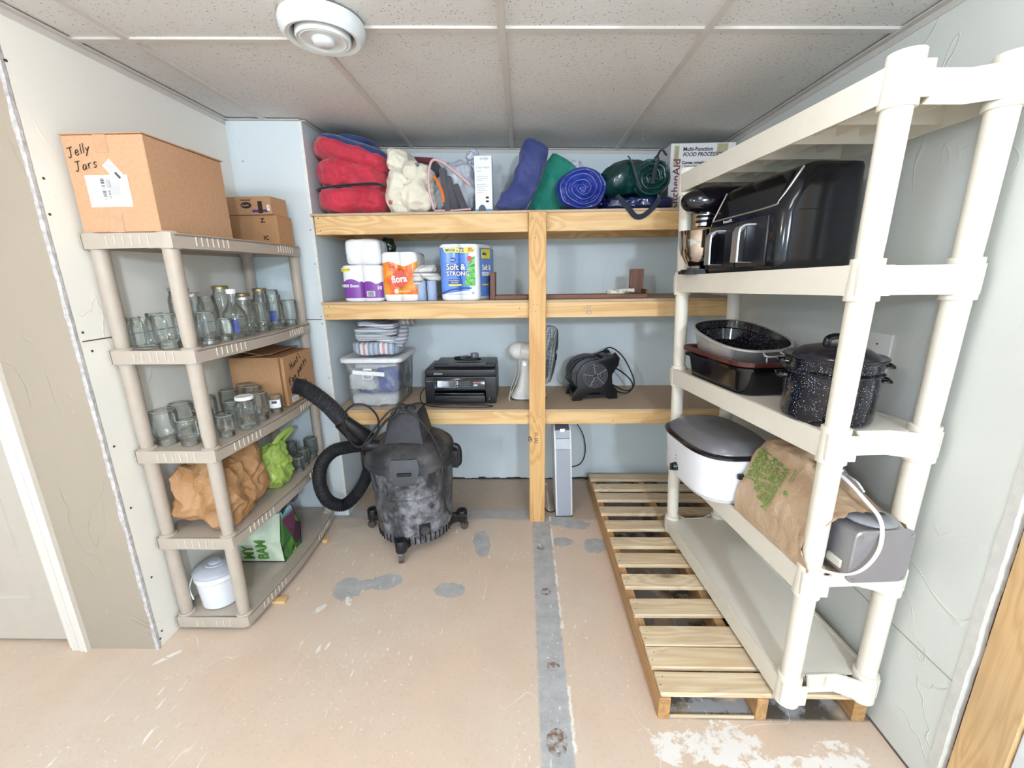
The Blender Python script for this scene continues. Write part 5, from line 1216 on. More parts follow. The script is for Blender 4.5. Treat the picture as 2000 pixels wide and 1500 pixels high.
B().cyl((.006, 2.524, fz + .212), (.006, 2.534, fz + .212), .011, 14).obj('pivot_screw', CHROME, t)
Mf = Matrix.Rotation(PI / 2, 4, 'Y') @ Matrix.Rotation(0, 4, 'Z'); FR = Matrix.Rotation(math.radians(-12), 4, 'Z') @ Matrix.Rotation(math.radians(6), 4, 'Y')
hc = V((.045, 2.55, fz + .278)); HM = FR @ Matrix.Rotation(PI / 2, 4, 'Y')
B().lathe([(.001, -.128), (.030, -.126), (.044, -.112), (.054, -.090), (.056, -.020), (.052, .030), (.040, .040), (.030, .044), (.001, .045)], hc, 32, HM).obj('motor_housing', FW, t, 40)
B().box(.0, .042, 2.535, 2.572, fz + .20, fz + .25, .006, 2).obj('neck', plain('brass_neck', 'A9977A', .4, .5), t)
b = B(); gc = hc + HM @ V((0, 0, .0))
for r, d in [(.172, .085), (.172, .105), (.160, .052), (.160, .135), (.125, .048), (.125, .142), (.055, .046), (.055, .146)]:
    b.tube([hc + (HM @ V((r * math.cos(a * PI / 16), r * math.sin(a * PI / 16), d))) for a in range(32)], .0016, 5, 0, closed=True)
for k in range(44):
    a = 2 * PI * k / 44; c_, s_ = math.cos(a), math.sin(a)
    b.tube([hc + (HM @ V((r * c_, r * s_, d))) for r, d in [(.035, .046), (.10, .046), (.150, .050), (.168, .066), (.174, .09), (.170, .122), (.150, .138), (.10, .144), (.035, .148)]], .0009, 4, 0)
b.obj('wire_cage', plain('grey_wire', '7E8084', .35, .6), t, 60)
for k in range(3):
    b = B(); R = []
    for i in range(6):
        r = .03 + .125 * i / 5; w_ = .045 + .05 * math.sin(i / 5 * PI * .8); aa = 2 * PI * k / 3
        R.append([hc + (HM @ (Matrix.Rotation(aa, 3, 'Z') @ V((r, w_ * (j / 4 - .5), .095 + .028 * (j / 4 - .5))))) for j in range(5)])
    b.rings(R, closed=False); b.obj('blade', plain('grey_fan_blade', 'A4A9B0', .35, .3), t, 60)
B().lathe([(.001, .146), (.036, .147), (.038, .152), (.028, .157), (.001, .158)], hc, 24, HM).obj('badge', CHROME, t)
b = B()
b.tube([(-.015, 2.51, fz + .33), (-.022, 2.492, fz + .26), (-.028, 2.49, fz + .17), (-.055, 2.475, fz + .09), (-.085, 2.46, fz + .03), (-.083, 2.45, fz + .004)], .0024, 6, 5)
b.tube([(-.045, 2.50, fz + .22), (-.050, 2.49, fz + .15), (-.075, 2.465, fz + .08), (-.090, 2.44, fz + .02)], .0020, 6, 5); b.obj('cord', plain('cream_cord', 'D8D4C8', .5), t, 60)

# blower
t = thing('blower_fan', 'black utility blower fan with round side grille on lower shelf', 'blower', (.40, 2.6, Z3))
Rb = Matrix.Rotation(math.radians(8), 4, 'Z'); bo = V((.400, 2.545, Z3))
def bl(x, y, z): return bo + Rb @ V((x, y, z))
prf = [(-.125, 0), (-.070, 0), (-.052, .026), (-.010, .044), (.040, .044), (.078, .026), (.096, .004), (.152, .004), (.150, .055), (.118, .095), (.112, .150), (.148, .205), (.156, .250), (.128, .285), (.098, .262), (.045, .250), (-.020, .240), (-.070, .215), (-.100, .165), (-.102, .120), (-.090, .085), (-.120, .040)]
for i, (ya, yb) in enumerate(((-.075, -.060), (.085, .100))):
    b = B().prism(prf, 1, ya, yb, .003)
    for v in b.bm.verts: v.co = bl(*v.co)
    b.obj('side_panel', BLACK, t, 35)
b = B(); b.prism([(.0 + .125 * math.cos(a) - .005, .152 + .105 * math.sin(a)) for a in [k * PI / 16 for k in range(32)]], 1, -.062, .088, .004); b.box(-.110, .145, -.06, .086, .012, .030, .003); b.box(.06, .138, -.058, .084, .19, .262, .01, 2)
for v in b.bm.verts: v.co = bl(*v.co)
b.obj('drum_housing', plain('dark_blower_drum', '26272C', .42, bump=.05), t, 35)
GC = V((.012, -.0765, .150)); b = B()
for r in [.012 + i * .0085 for i in range(8)]: b.tube([bl(GC.x + r * math.cos(a * PI / 14), GC.y, GC.z + r * math.sin(a * PI / 14)) for a in range(28)], .0012, 4, 0, closed=True)
for k in range(5):
    a = k * 2 * PI / 5 + .5; b.tube([bl(GC.x + .008 * math.cos(a), GC.y, GC.z + .008 * math.sin(a)), bl(GC.x + .074 * math.cos(a), GC.y, GC.z + .074 * math.sin(a))], .0022, 5, 0)
b.obj('round_grille', plain('blower_grille', '8A8B92', .35), t, 60)
B().lathe([(.001, -.0005), (.071, -.0005)], (0, 0, 0), 28, Matrix.Translation(bl(GC.x, -.0757, GC.z)) @ Rb @ Matrix.Rotation(PI / 2, 4, 'X'), cap=False).obj('intake_opening', PD, t, 0)
B().tube([bl(-.095, -.02, .20), bl(-.11, -.03, .245), bl(.00, -.03, .262), bl(.03, -.03, .245)], .006, 8, 5).obj('handle', DKGREY, t, 60)
b = B()
b.tube([bl(.10, .11, .24), bl(.150, .10, .285), bl(.215, .05, .24), bl(.262, .0, .14), bl(.270, -.03, .075), bl(.235, -.05, .045), bl(.19, -.05, .050), bl(.145, .02, .07)], .0045, 7, 6)
b.tube([bl(.12, .12, .18), bl(.20, .06, .15), bl(.255, .0, .10), bl(.265, -.02, .055), bl(.22, -.04, .025), bl(.16, 0, .03)], .0045, 7, 6)
b.tube([bl(-.09, -.04, .07), bl(-.145, -.05, .12), bl(-.155, -.05, .155), bl(-.10, -.05, .235), bl(-.02, -.05, .258), bl(.05, -.04, .285), bl(.11, .0, .285)], .0045, 7, 6)
b.tube([bl(-.08, -.05, .085), bl(-.135, -.06, .12), bl(-.14, -.06, .15), bl(-.10, -.06, .18)], .0045, 7, 6); b.obj('cord', CORD, t, 60)

# ------------------------------------------------------------------ floor: air purifier
t = thing('air_purifier', 'tall slim grey and white air purifier standing beside the centre post', 'air purifier', (.24, 2.45, 0), R=Matrix.Rotation(math.radians(-2.0), 3, 'Y'))
Mp = W[t.name_full]
def pbox(b): 
    for v in b.bm.verts: v.co = Mp @ v.co
    return b
side_p = [(-.125, .004), (.12, .004), (.135, .03), (.135, .50), (.10, .565), (-.06, .565), (-.100, .545), (-.118, .500), (-.128, .44)]
pbox(B().prism(side_p, 0, -.050, .050, .004)).obj('white_shell', WHITEPL, t, 40)
fr = [(-.1275, .008), (-.1305, .44), (-.1205, .502), (-.103, .548)]
GP = plain('silver_grey_front_panel', 'A8ADB6', .3, .1, var=.01)
b = B(); b.rings([[V((x, y - .004, z)) for x in (-.040, .040)] + [V((x, y + .004, z)) for x in (.040, -.040)] for y, z in fr[:2]]); pbox(b).obj('front_panel', GP, t, 20)
b = B(); b.rings([[V((x, y - .004, z)) for x in (-.040, .040)] + [V((x, y + .004, z)) for x in (.040, -.040)] for y, z in [(-.1303, .442), (-.1205, .502)]]); pbox(b).obj('upper_front_panel', plain('pale_silver_panel', 'BFC3CA', .2, .1), t, 20)
b = B(); b.rings([[V((x, y - .003, z)) for x in (-.040, .040)] + [V((x, y + .006, z)) for x in (.040, -.040)] for y, z in [(-.120, .504), (-.104, .548), (-.06, .568)]]); pbox(b).obj('control_top', plain('slate_control_top', '63686F', .3), t, 20)
pbox(B().box(-.016, .016, -.112, -.098, .535, .556, .003, R=Matrix.Rotation(-.4, 3, 'X'))).obj('clip', plain('silver_clip', 'D3D6DA', .25, .5), t)
pbox(B().box(-.052, .052, -.13, .138, 0, .005)).obj('base', DKGREY, t)
B().tube([(.265, 2.50, .565), (.315, 2.60, .52), (.40, 2.75, .36), (.425, 2.79, .22), (.40, 2.80, .13), (.34, 2.80, .10), (.30, 2.78, .12)], .0035, 6, 6).obj('cord', CORD, t, 60)
B().tube([(.19, 2.36, .02), (.165, 2.36, .008), (.135, 2.37, .012), (.12, 2.40, .03)], .0035, 6, 6).obj('cord', CORD, t, 60)

# ------------------------------------------------------------------ shop vacuum
n = N('dusty_black_plastic'); d = n.math('MULTIPLY', n.step(n.noise(6, 6, .68, vec=n.map((1, 1, .55)), dist=.4), .40, .62), n.step(n.noise(26, 4, .6), .32, .62)); X = n.xyz()
VD = n.fin(n.mix(n.math('MULTIPLY', d, .62), '2C2C30', 'B9B9BD'), n.mix(d, (.38, .38, .38), (.85, .85, .85)))
n2 = N('vac_lid_plastic'); d2 = n2.step(n2.noise(7, 5, .6), .42, .72); VL = n2.fin(n2.mix(n2.math('MULTIPLY', d2, .45), '2B2B2F', '8C8783'), .55); n2.bump(n2.noise(60, 2), .1, .002)
VK = plain('vac_black', '1D1D20', .42, var=.2)
vc = V((-.610, 2.14, 0)); t = thing('shop_vacuum', 'dusty black wet and dry shop vacuum on casters with looping hose', 'vacuum cleaner', vc)
B().lathe([(.150, .052), (.190, .058), (.198, .075), (.199, .110), (.203, .114), (.212, .30), (.214, .33), (.217, .334), (.217, .338), (.214, .342), (.222, .470), (.226, .50)], vc, 56).obj('drum', VD, t, 35)
b = B()
for k in range(46):
    a = 2 * PI * k / 46; q = V((math.cos(a), math.sin(a), 0)); b.cyl(vc + q * .1995 + V((0, 0, .070)), vc + q * .2025 + V((0, 0, .110)), .0042, 5)
b.obj('grip_ribs', VK, t, 50, kind='stuff')
B().lathe([(.228, .470), (.246, .474), (.248, .492), (.240, .506), (.232, .512)], vc, 56, cap=False).obj('drum_rim', VL, t, 40)
B().lathe([(.236, .500), (.238, .512), (.226, .556), (.222, .562), (.205, .575), (.150, .604), (.10, .612), (.001, .612)], vc, 56, cap=False).obj('lid', VL, t, 40)
b = B(); hm = [((-.105, .105), (-.13, .10), .596), ((-.092, .092), (-.115, .09), .66), ((-.074, .078), (-.092, .075), .735), ((-.066, .070), (-.080, .070), .752)]
b.rings([rr(vc.x + a[0] + .0, vc.x + a[1], vc.y + c_[0], vc.y + c_[1], z, .012, 3) for a, c_, z in hm]); b.obj('motor_head', plain('motor_head_black', '333338', .6, bump=.15, var=.15), t, 40)
b = B()
for i in range(13): b.box(vc.x - .058 + i * .0098, vc.x - .053 + i * .0098, vc.y - .076, vc.y + .05, .752, .7555)
b.obj('vent_grille', plain('dusty_vent_bars', '8A8886', .6), t, 0, kind='stuff')
B().tube([(vc.x + .0, vc.y - .03, .755), (vc.x + .005, vc.y - .03, .772), (vc.x + .04, vc.y - .03, .772), (vc.x + .045, vc.y - .03, .755)], .006, 6, 4).obj('carry_handle', VK, t, 60)
# front latch panel and side latches
FM = Matrix.Translation(vc)
b = B(); ps = [(.062, .560, .228), (.072, .515, .2385), (.058, .455, .252), (.045, .432, .250), (.043, .425, .235)]
b.rings([[vc + V((-w_, -r + .0, z)), vc + V((-w_ * .5, -r - .006, z)), vc + V((w_ * .5, -r - .006, z)), vc + V((w_, -r, z)), vc + V((w_, -r + .03, z)), vc + V((-w_, -r + .03, z))] for w_, z, r in ps]); 
rot2(b, vc, .11); b.obj('front_latch', plain('latch_grey', '47474B', .5, bump=.1), t, 30)
b = B().box(vc.x - .034, vc.x + .034, vc.y - .259, vc.y - .240, .484, .500, .004, 2); rot2(b, vc, .11); b.obj('latch_slot', PD, t)
for a in (1.5, -1.5):
    b = B().box(-.03, .03, -.262, -.228, .43, .53, .008, 2); M_ = Matrix.Translation(vc) @ Matrix.Rotation(a, 4, 'Z')
    for v in b.bm.verts: v.co = M_ @ v.co
    b.obj('side_latch', VK, t, 30)
B().tube([vc + V((.236, -.03, .555)), vc + V((.262, -.03, .535)), vc + V((.262, -.03, .455)), vc + V((.238, -.03, .44))], .016, 8, 5, flat=.8).obj('carry_handle', VK, t, 60)
# drain
b = B().box(-.028, .030, -.214, -.190, .120, .182, .004, 2); M_ = Matrix.Translation(vc) @ Matrix.Rotation(.46, 4, 'Z')
for v in b.bm.verts: v.co = M_ @ v.co
b.obj('drain_plate', VK, t, 30)
b = B().cyl((0, -.212, .152), (0, -.226, .152), .022, 18).cyl((0, -.226, .152), (0, -.236, .152), .012, 14)
for v in b.bm.verts: v.co = M_ @ v.co
b.obj('drain_cap', plain('worn_drain_cap', '4A4A4E', .45), t, 40)
# casters
for k, (cx_, cy_) in enumerate([(-.632, 1.905), (-.360, 2.195), (-.880, 2.205), (-.58, 2.41)]):
    p = V((cx_, cy_, 0)); q = (p - V((vc.x, vc.y, 0))).normalized()
    b = B(); b.rings([[V((vc.x, vc.y, 0)) + q * s_ + V((-q.y, q.x, 0)) * w_ + V((0, 0, z)) for w_, z in ((-ww, z0), (ww, z0), (ww, z1), (-ww, z1))] for s_, ww, z0, z1 in ((.185, .035, .055, .095), (.225, .022, .060, .100), (.252, .020, .062, .100))]); b.obj('caster_arm', VK, t, 30)
    c = B().lathe([(.001, .058), (.028, .058), (.030, .062), (.030, .118), (.027, .122), (.013, .122), (.012, .112), (.001, .112)], p, 20).obj('caster_socket', VK, t, 40)
    s_ = V((-q.y, q.x, 0)).lerp(V((.3, .9, 0)), .3).normalized(); wp = p + q * .012 + V((0, 0, .023))
    B().cyl(wp - s_ * .012, wp + s_ * .012, .0228, 20).obj('wheel', plain('dusty_wheel', '5A4E46', .6, var=.15), t, 40)
    B().box(wp.x - .013, wp.x + .013, wp.y - .012, wp.y + .012, .030, .060, .005, 2).obj('fork', plain('worn_fork', '8C8C92', .35, .4) if k == 0 else VK, t, 30)
# hose and nozzle
def ribs(r, k=2, amp=.0034):
    return lambda i, m: r + (amp if i % k == 0 else -amp * .4)
HOSE = plain('corrugated_hose', '27272B', .45, var=.12)
hp = [(-.815, 2.02, .590), (-.88, 2.00, .592), (-.960, 1.985, .575), (-1.022, 1.975, .510), (-1.044, 1.97, .410), (-1.020, 1.975, .310), (-.960, 2.00, .262), (-.905, 2.03, .290), (-.850, 2.07, .370), (-.828, 2.10, .450), (-.830, 2.13, .515)]
B().tube(hp, .030, 16, 22, rf=ribs(.0305)).obj('hose', HOSE, t, 75)
B().tube([(-.845, 2.02, .592), (-.80, 2.03, .59), (-.755, 2.05, .575)], .033, 16, 5).obj('hose_cuff', VK, t, 50)
B().tube([(-.79, 2.03, .628), (-.84, 1.985, .70), (-.915, 1.955, .785)], .028, 16, 6, rf=lambda i, m: .036 - .010 * i / m).obj('wand', VK, t, 50)
B().tube([(-.82, 2.10, .50), (-.835, 2.06, .57), (-.86, 2.01, .645), (-.90, 1.97, .73)], .030, 14, 6).obj('wand', VK, t, 50)
B().tube([(-.890, 1.965, .750), (-.930, 1.94, .825), (-.978, 1.92, .885), (-1.025, 1.90, .928), (-1.062, 1.885, .945)], .032, 18, 22, rf=lambda i, m: (.0365 + (.0034 if i % 2 == 0 else -.0012)) * (1 if i < m - 4 else .94 - .12 * (i - m + 4))).obj('hose_end', plain('grey_black_hose', '38383C', .5, var=.12), t, 75)
b = B()
b.tube([(-.62, 2.03, .765), (-.68, 2.00, .73), (-.745, 1.97, .66), (-.80, 1.95, .615), (-.835, 1.93, .640), (-.858, 1.92, .72), (-.845, 1.91, .80), (-.79, 1.90, .845), (-.735, 1.91, .835), (-.70, 1.93, .775), (-.71, 1.95, .70), (-.76, 1.965, .635), (-.79, 1.97, .615), (-.74, 1.975, .655), (-.69, 1.99, .72), (-.64, 2.01, .775)], .0048, 7, 7)
b.tube([(-.64, 2.02, .77), (-.70, 1.99, .715), (-.77, 1.95, .625), (-.80, 1.95, .600), (-.75, 1.97, .68), (-.66, 2.01, .78), (-.60, 2.03, .79)], .0048, 7, 7)
b.tube([(-.62, 2.03, .775), (-.56, 2.02, .765), (-.49, 2.00, .70), (-.43, 1.96, .62), (-.405, 1.93, .56), (-.395, 1.90, .50), (-.395, 1.89, .40), (-.385, 1.90, .30), (-.355, 1.95, .235), (-.325, 2.02, .195), (-.320, 2.10, .14), (-.335, 2.16, .10)], .0045, 7, 7)
b.tube([(-.64, 2.02, .772), (-.62, 2.0, .80), (-.60, 2.02, .812), (-.585, 2.03, .79)], .0035, 6, 5); b.tube([(-.63, 2.02, .79), (-.60, 2.0, .80), (-.575, 2.01, .785)], .003, 6, 5)
b.obj('power_cord', CORD, t, 60)

# ------------------------------------------------------------------ things on the cream rack (u along, v towards the wall)
def rkobj(b, name, m, parent=None, smooth=40, **k):
    deform(b.bm, rkf); return b.obj(name, m, parent, smooth, **k)
def FR_(u, v, z, du, dz=0.0):
    """frame on the rack's front side: right runs from the far end towards the camera"""
    o = rk(u, v, z); r = (rk(u - .1, v, z) - o).normalized(); up = (rk(u, v + dz, z + .1) - o).normalized(); up = (up - r * up.dot(r)).normalized(); return frame(o, r, up)
s2, s3, s4 = TOPS[1] + .0015, TOPS[2] + .0015, TOPS[3] + .0015
# air fryer
t = thing('air_fryer', 'large glossy black two-drawer air fryer on the second shelf', 'air fryer', rk(.5, .1, s2))
AF = plain('air_fryer_black', '15161A', .13, var=.02); AFM = plain('air_fryer_satin', '1C1D22', .3); TRIM = plain('silver_trim', 'B7B5B3', .25, .7)
u0, u1, v0, v1 = .275, .700, -.030, .215
b = B(); b.rings([rr(u0 + .01, u1 - .01, v0 + .012, v1 - .01, s2, .03), rr(u0, u1, v0 + .004, v1, s2 + .012, .036), rr(u0, u1, v0, v1, s2 + .03, .038), rr(u0, u1, v0, v1, s2 + .165, .038), rr(u0, u1, v0 + .012, v1, s2 + .195, .038), rr(u0, u1, v0 + .058, v1, s2 + .288, .038), rr(u0 + .004, u1 - .004, v0 + .072, v1 - .004, s2 + .300, .034), rr(u0 + .02, u1 - .02, v0 + .09, v1 - .02, s2 + .306, .025)]); rkobj(b, 'body', AF, t, 50)
pu0, pu1 = u0 + .050, u1 - .040
b = B(); b.rings([[V((pu0, v0 + .0085, s2 + .192)), V((pu1, v0 + .0085, s2 + .192)), V((pu1, v0 + .054, s2 + .286)), V((pu0, v0 + .054, s2 + .286))], [V((pu0, v0 + .014, s2 + .190)), V((pu1, v0 + .014, s2 + .190)), V((pu1, v0 + .060, s2 + .284)), V((pu0, v0 + .060, s2 + .284))]]); rkobj(b, 'control_glass', BLACKG, t, 0)
b = B(); b.tube([(pu1 + .01, v0 + .0105, s2 + .190), (pu0 + .03, v0 + .0105, s2 + .190), (pu0 - .004, v0 + .018, s2 + .205), (pu0 - .022, v0 + .045, s2 + .262), (pu0 - .026, v0 + .062, s2 + .292)], .0035, 8, 6); b.tube([(pu1 + .012, v0 + .010, s2 + .190), (pu1 + .012, v0 + .058, s2 + .290)], .0028, 6, 0); rkobj(b, 'silver_trim', TRIM, t, 60)
for k, (a0, a1) in enumerate([(u0 + .055, u0 + .205), (u0 + .213, u1 - .045)]):
    b = B().box(a0, a1, v0 - .006, v0 + .004, s2 + .014, s2 + .165, .004, 2); dwr = rkobj(b, 'drawer', AFM, t, 30)
    m = (a0 + a1) / 2; f0, f1 = v0 - .004, v0 - .058
    b = B(); b.rings([[V((m + du, v, z)) for v, z in ((f0, s2 + .026), (f1, s2 + .028), (f1, s2 + .122), (f1 + .008, s2 + .138), (f1 + .022, s2 + .145), (f0, s2 + .146))] for du in (-.017, .017)]); rkobj(b, 'handle', plain('grey_handle', '8C8580', .3, .3), dwr, 35)
    b = B(); b.tube([(m - .018, f1 + .001, s2 + .028), (m - .018, f1 + .001, s2 + .120), (m - .018, f1 + .009, s2 + .136), (m - .018, f1 + .022, s2 + .143), (m - .018, f0, s2 + .144)], .0035, 6, 4); rkobj(b, 'handle_trim', plain('pale_silver_trim', 'C9D6DE', .2, .5), dwr, 60)
    b = B(); b.rings([[V((m - .0175 - e, v, z)) for v, z in ((f0, s2 + .028), (f1 + .004, s2 + .030), (f1 + .004, s2 + .118), (f1 + .022, s2 + .139), (f0, s2 + .141))] for e in (0, .0012)]); rkobj(b, 'handle_inset', BLACKG, dwr, 0)
b = B().box(u0 - .0015, u0 + .003, v0 + .045, v1 - .03, s2 + .1700, s2 + .1712); rkobj(b, 'seam', plain('seam_black', '050506', .7), t, 0)
text('PowerXL', .014, FR_(u1 - .12, v0 - .0012, s2 + .172, 0), plain('pale_logo_print', 'D9C9C0', .4), t, bold=.0003)
# stand mixer
mc_ = rk(.790, -.005, s2); t = thing('stand_mixer', 'black stand mixer with steel bowl behind the air fryer', 'mixer', mc_)
x, y, z = mc_; MB = plain('mixer_gloss_black', '120E16', .1, var=.02)
b = B(); b.rings([[V((x + .075 + (.155 if math.cos(a) > 0 else .155) * math.cos(a) * 1.0, y + .080 * math.sin(a), zz)) for a in [k * PI / 16 for k in range(32)]] for zz in (z + .0005, z + .014)] ); b.rings([[V((x + .075 + .145 * math.cos(a), y + .072 * math.sin(a), zz)) for a in [k * PI / 16 for k in range(32)]] for zz in (z + .013, z + .020)]); b.obj('base', MB, t, 50)
B().lathe([(.042, .021), (.045, .024), (.040, .034), (.052, .046), (.075, .085), (.084, .125), (.087, .170), (.089, .172), (.085, .172), (.080, .12), (.04, .045), (.001, .042)], (x, y, z), 40, cap=False).obj('steel_bowl', plain('polished_bowl_steel', 'C8BFB6', .10, 1), t, 60)
b = B(); b.rings([rr(x + .135, x + .215, y - .04, y + .04, z + zz, .03) for zz in (.018, .10, .21)]); b.obj('column', MB, t, 50)
B().cushion((x + .075, y, z + .285), (.165, .062, .055), 2.5, 4).obj('head', MB, t, 60)
B().lathe([(.022, .185), (.036, .190), (.036, .202)], (x + .012, y, z), 24).obj('beater_shaft', CHROME, t, 40)
for k, (z0, z1, m) in enumerate([(.203, .212, MB), (.2125, .221, STEEL), (.2215, .230, MB), (.2305, .246, STEEL)]): B().lathe([(.037, z0), (.038, z1)], (x + .012, y, z), 24).obj('collar_band', m, t, 40)
text('KitchenAid', .013, frame((x - .026, y - .0355, z + .234), (1, 0, 0), (0, 0, 1)), INK, t, bold=.0006, sx=.8)

# roasting pans
def pan(b, u0, u1, v0, v1, z0, z1, r, th=.004, lip=.012, taper=.012, liph=.006):
    b.rings([rr(u0 + taper, u1 - taper, v0 + taper, v1 - taper, z0, r), rr(u0, u1, v0, v1, z1, r), rr(u0 - lip, u1 + lip, v0 - lip, v1 + lip, z1, r + lip), rr(u0 - lip, u1 + lip, v0 - lip, v1 + lip, z1 - liph, r + lip), rr(u0 - lip, u1 + lip, v0 - lip, v1 + lip, z1 + liph * .3, r + lip), rr(u0 + th - .002, u1 - th, v0 + th, v1 - th, z1 + liph * .3, r), rr(u0 + taper + th, u1 - taper - th, v0 + taper + th, v1 - taper - th, z0 + th, r)]); return b
ENB = plain('black_enamel', '101015', .12, var=.02)
t = thing('roasting_pan', 'deep black rectangular enamel roasting pan, bottom of the pan stack', 'pan', rk(.62, .1, s3))
b = pan(B(), .385, .825, -.025, .225, s3, s3 + .095, .05, lip=.016, liph=.008); rkobj(b, 'pan_body', ENB, t, 45)
b = B(); b.tube([(.84, .06, s3 + .088), (.862, .06, s3 + .086), (.862, .14, s3 + .086), (.84, .14, s3 + .088)], .005, 6, 3); rkobj(b, 'handle', ENB, t, 60)
BRN = plain('brown_enamel', '5A2F28', .14, var=.05)
t = thing('roasting_pan', 'brown rimmed rectangular roasting pan nested in the black one', 'pan', rk(.62, .1, s3 + .05))
b = pan(B(), .392, .838, -.020, .220, s3 + .050, s3 + .118, .05, lip=.022, taper=.02, liph=.012)
for v in b.bm.verts: v.co.z += (v.co.x - .6) * .012
rkobj(b, 'pan_body', BRN, t, 45)
t = thing('oval_roaster', 'silver oval roaster with dark speckled lining tilted on the stacked pans', 'pan', rk(.62, .1, s3 + .12))
n = N('dark_speckled_lining'); sp = n.step(n.noise(300, 1), .70, .72); SPK0 = n.fin(n.mix(sp, '121318', 'D8D8DC'), .12)
AL = plain('worn_aluminium', 'CCCAC7', .42, .5, var=.06, bump=.05)
def oval(cu, cv, z, a, c_, n_=40, p=2.6): return [V((cu + a * math.copysign(abs(math.cos(k * 2 * PI / n_)) ** (2 / p), math.cos(k * 2 * PI / n_)), cv + c_ * math.copysign(abs(math.sin(k * 2 * PI / n_)) ** (2 / p), math.sin(k * 2 * PI / n_)), z)) for k in range(n_)]
TM = Matrix.Translation((.625, .095, s3 + .185)) @ Matrix.Rotation(math.radians(-11), 4, 'Y') @ Matrix.Rotation(math.radians(3), 4, 'X')
def tm(b, M=TM):
    for v in b.bm.verts: v.co = M @ v.co
    return b
b = B(); b.rings([oval(0, 0, -.085, .165, .105), oval(0, 0, -.075, .182, .120), oval(0, 0, .0, .200, .136), oval(0, 0, .004, .208, .144), oval(0, 0, .010, .208, .144), oval(0, 0, .010, .198, .134)], True, False); rkobj(tm(b), 'shell', AL, t, 50)
b = B(); b.rings([oval(0, 0, .009, .198, .134), oval(0, 0, -.02, .186, .124), oval(0, 0, -.022, .176, .114), oval(0, 0, -.065, .160, .10)], False, True); rkobj(tm(b), 'speckled_liner', SPK0, t, 50)
b = B(); b.tube([(-.205, -.03, .0), (-.228, -.03, -.004), (-.228, .03, -.004), (-.205, .03, 0)], .004, 6, 3); rkobj(tm(b), 'handle', AL, t, 60)
b = B(); b.tube([(-.212, -.02, -.01), (-.222, -.02, -.03), (-.222, .03, -.03), (-.212, .03, -.01)], .003, 6, 3); b.tube([(.205, -.03, .0), (.226, -.03, .0), (.226, .03, 0), (.205, .03, 0)], .004, 6, 3); rkobj(tm(b), 'handle', AL, t, 60)
# speckled canner pot
n = N('speckled_enamel'); v_ = n.vor(165, rand=1); v2 = n.vor(310, rand=1); g = n.step(n.noise(30, 2), .38, .46)
sp = n.math('MAXIMUM', n.math('MULTIPLY', n.step(v_, .20, .14), g), n.math('MULTIPLY', n.step(v2, .20, .14), n.math('MULTIPLY', g, .7))); SPK = n.fin(n.mix(sp, '11131C', 'C9CEDA'), .1)
pc = rk(.135, .074, s3); t = thing('speckled_stockpot', 'navy speckled enamel stockpot with lid at near end of third shelf', 'pot', pc)
PS = Matrix.Diagonal((.93, .93, .94, 1))
B().lathe([(.112, .0), (.119, .004), (.123, .014), (.124, .145), (.130, .149), (.131, .153), (.125, .156)], pc, 56, PS).obj('pot_body', SPK, t, 45)
B().lathe([(.121, .152), (.122, .157), (.126, .170), (.127, .184), (.131, .189), (.131, .192), (.122, .192)], pc, 56, PS).obj('steamer_insert', SPK, t, 45)
B().lathe([(.132, .1925), (.134, .196), (.131, .199), (.113, .197), (.108, .204), (.085, .219), (.045, .229), (.001, .231)], pc, 56, PS, cap=False).obj('lid', plain('dark_enamel_lid', '24222A', .15, var=.05), t, 45)
B().tube([pc + V((-.028, .0, .212)), pc + V((-.024, 0, .232)), pc + V((0, 0, .239)), pc + V((.024, 0, .232)), pc + V((.028, .0, .212))], .005, 8, 5, flat=2.0).obj('lid_handle', ENB, t, 60)
for dz in (.122, .163):
    for a in (-.35, PI - .35):
        q = V((math.cos(a), math.sin(a), 0)); s_ = V((-q.y, q.x, 0)); o_ = pc + V((0, 0, dz))
        B().tube([o_ + q * .114 - s_ * .026, o_ + q * .134 - s_ * .022, o_ + q * .136 + s_ * .022, o_ + q * .114 + s_ * .026], .006, 8, 4, flat=.5).obj('handle', ENB, t, 60)
# roaster oven
rc = rk(.575, -.005, s4); t = thing('roaster_oven', 'white electric roaster oven with grey lid and black rim on fourth shelf', 'roaster oven', rc)
WRO = plain('roaster_white', 'EFEFF3', .28, var=.01); cu, cv = .575, .010
b = B(); b.rings([oval(cu, cv, s4 + .001, .195, .130, p=3.2), oval(cu, cv, s4 + .014, .203, .136, p=3.2), oval(cu, cv, s4 + .018, .206, .139, p=3.2), oval(cu, cv, s4 + .022, .212, .145, p=3.2), oval(cu, cv, s4 + .185, .224, .160, p=3.2), oval(cu, cv, s4 + .190, .218, .154, p=3.2)]); rkobj(b, 'body', WRO, t, 45)
b = B(); b.rings([oval(cu, cv, s4 + .186, .229, .161, p=3.2), oval(cu, cv, s4 + .190, .234, .166, p=3.2), oval(cu, cv, s4 + .198, .233, .165, p=3.2), oval(cu, cv, s4 + .203, .222, .154, p=3.2), oval(cu, cv, s4 + .200, .20, .13, p=3.2)]); rkobj(b, 'black_rim', plain('dark_rim', '1F181C', .15), t, 50)
b = B(); b.rings([oval(cu, cv, s4 + .2005, .218, .150, p=3.2), oval(cu, cv, s4 + .212, .214, .146, p=3.2), oval(cu, cv, s4 + .236, .185, .118, p=3), oval(cu, cv, s4 + .244, .165, .100, p=3), oval(cu, cv, s4 + .243, .09, .06, p=2), oval(cu, cv, s4 + .240, .07, .045, p=2)]); rkobj(b, 'lid', plain('grey_roaster_lid', '7D7C80', .32, .25, var=.05), t, 35)
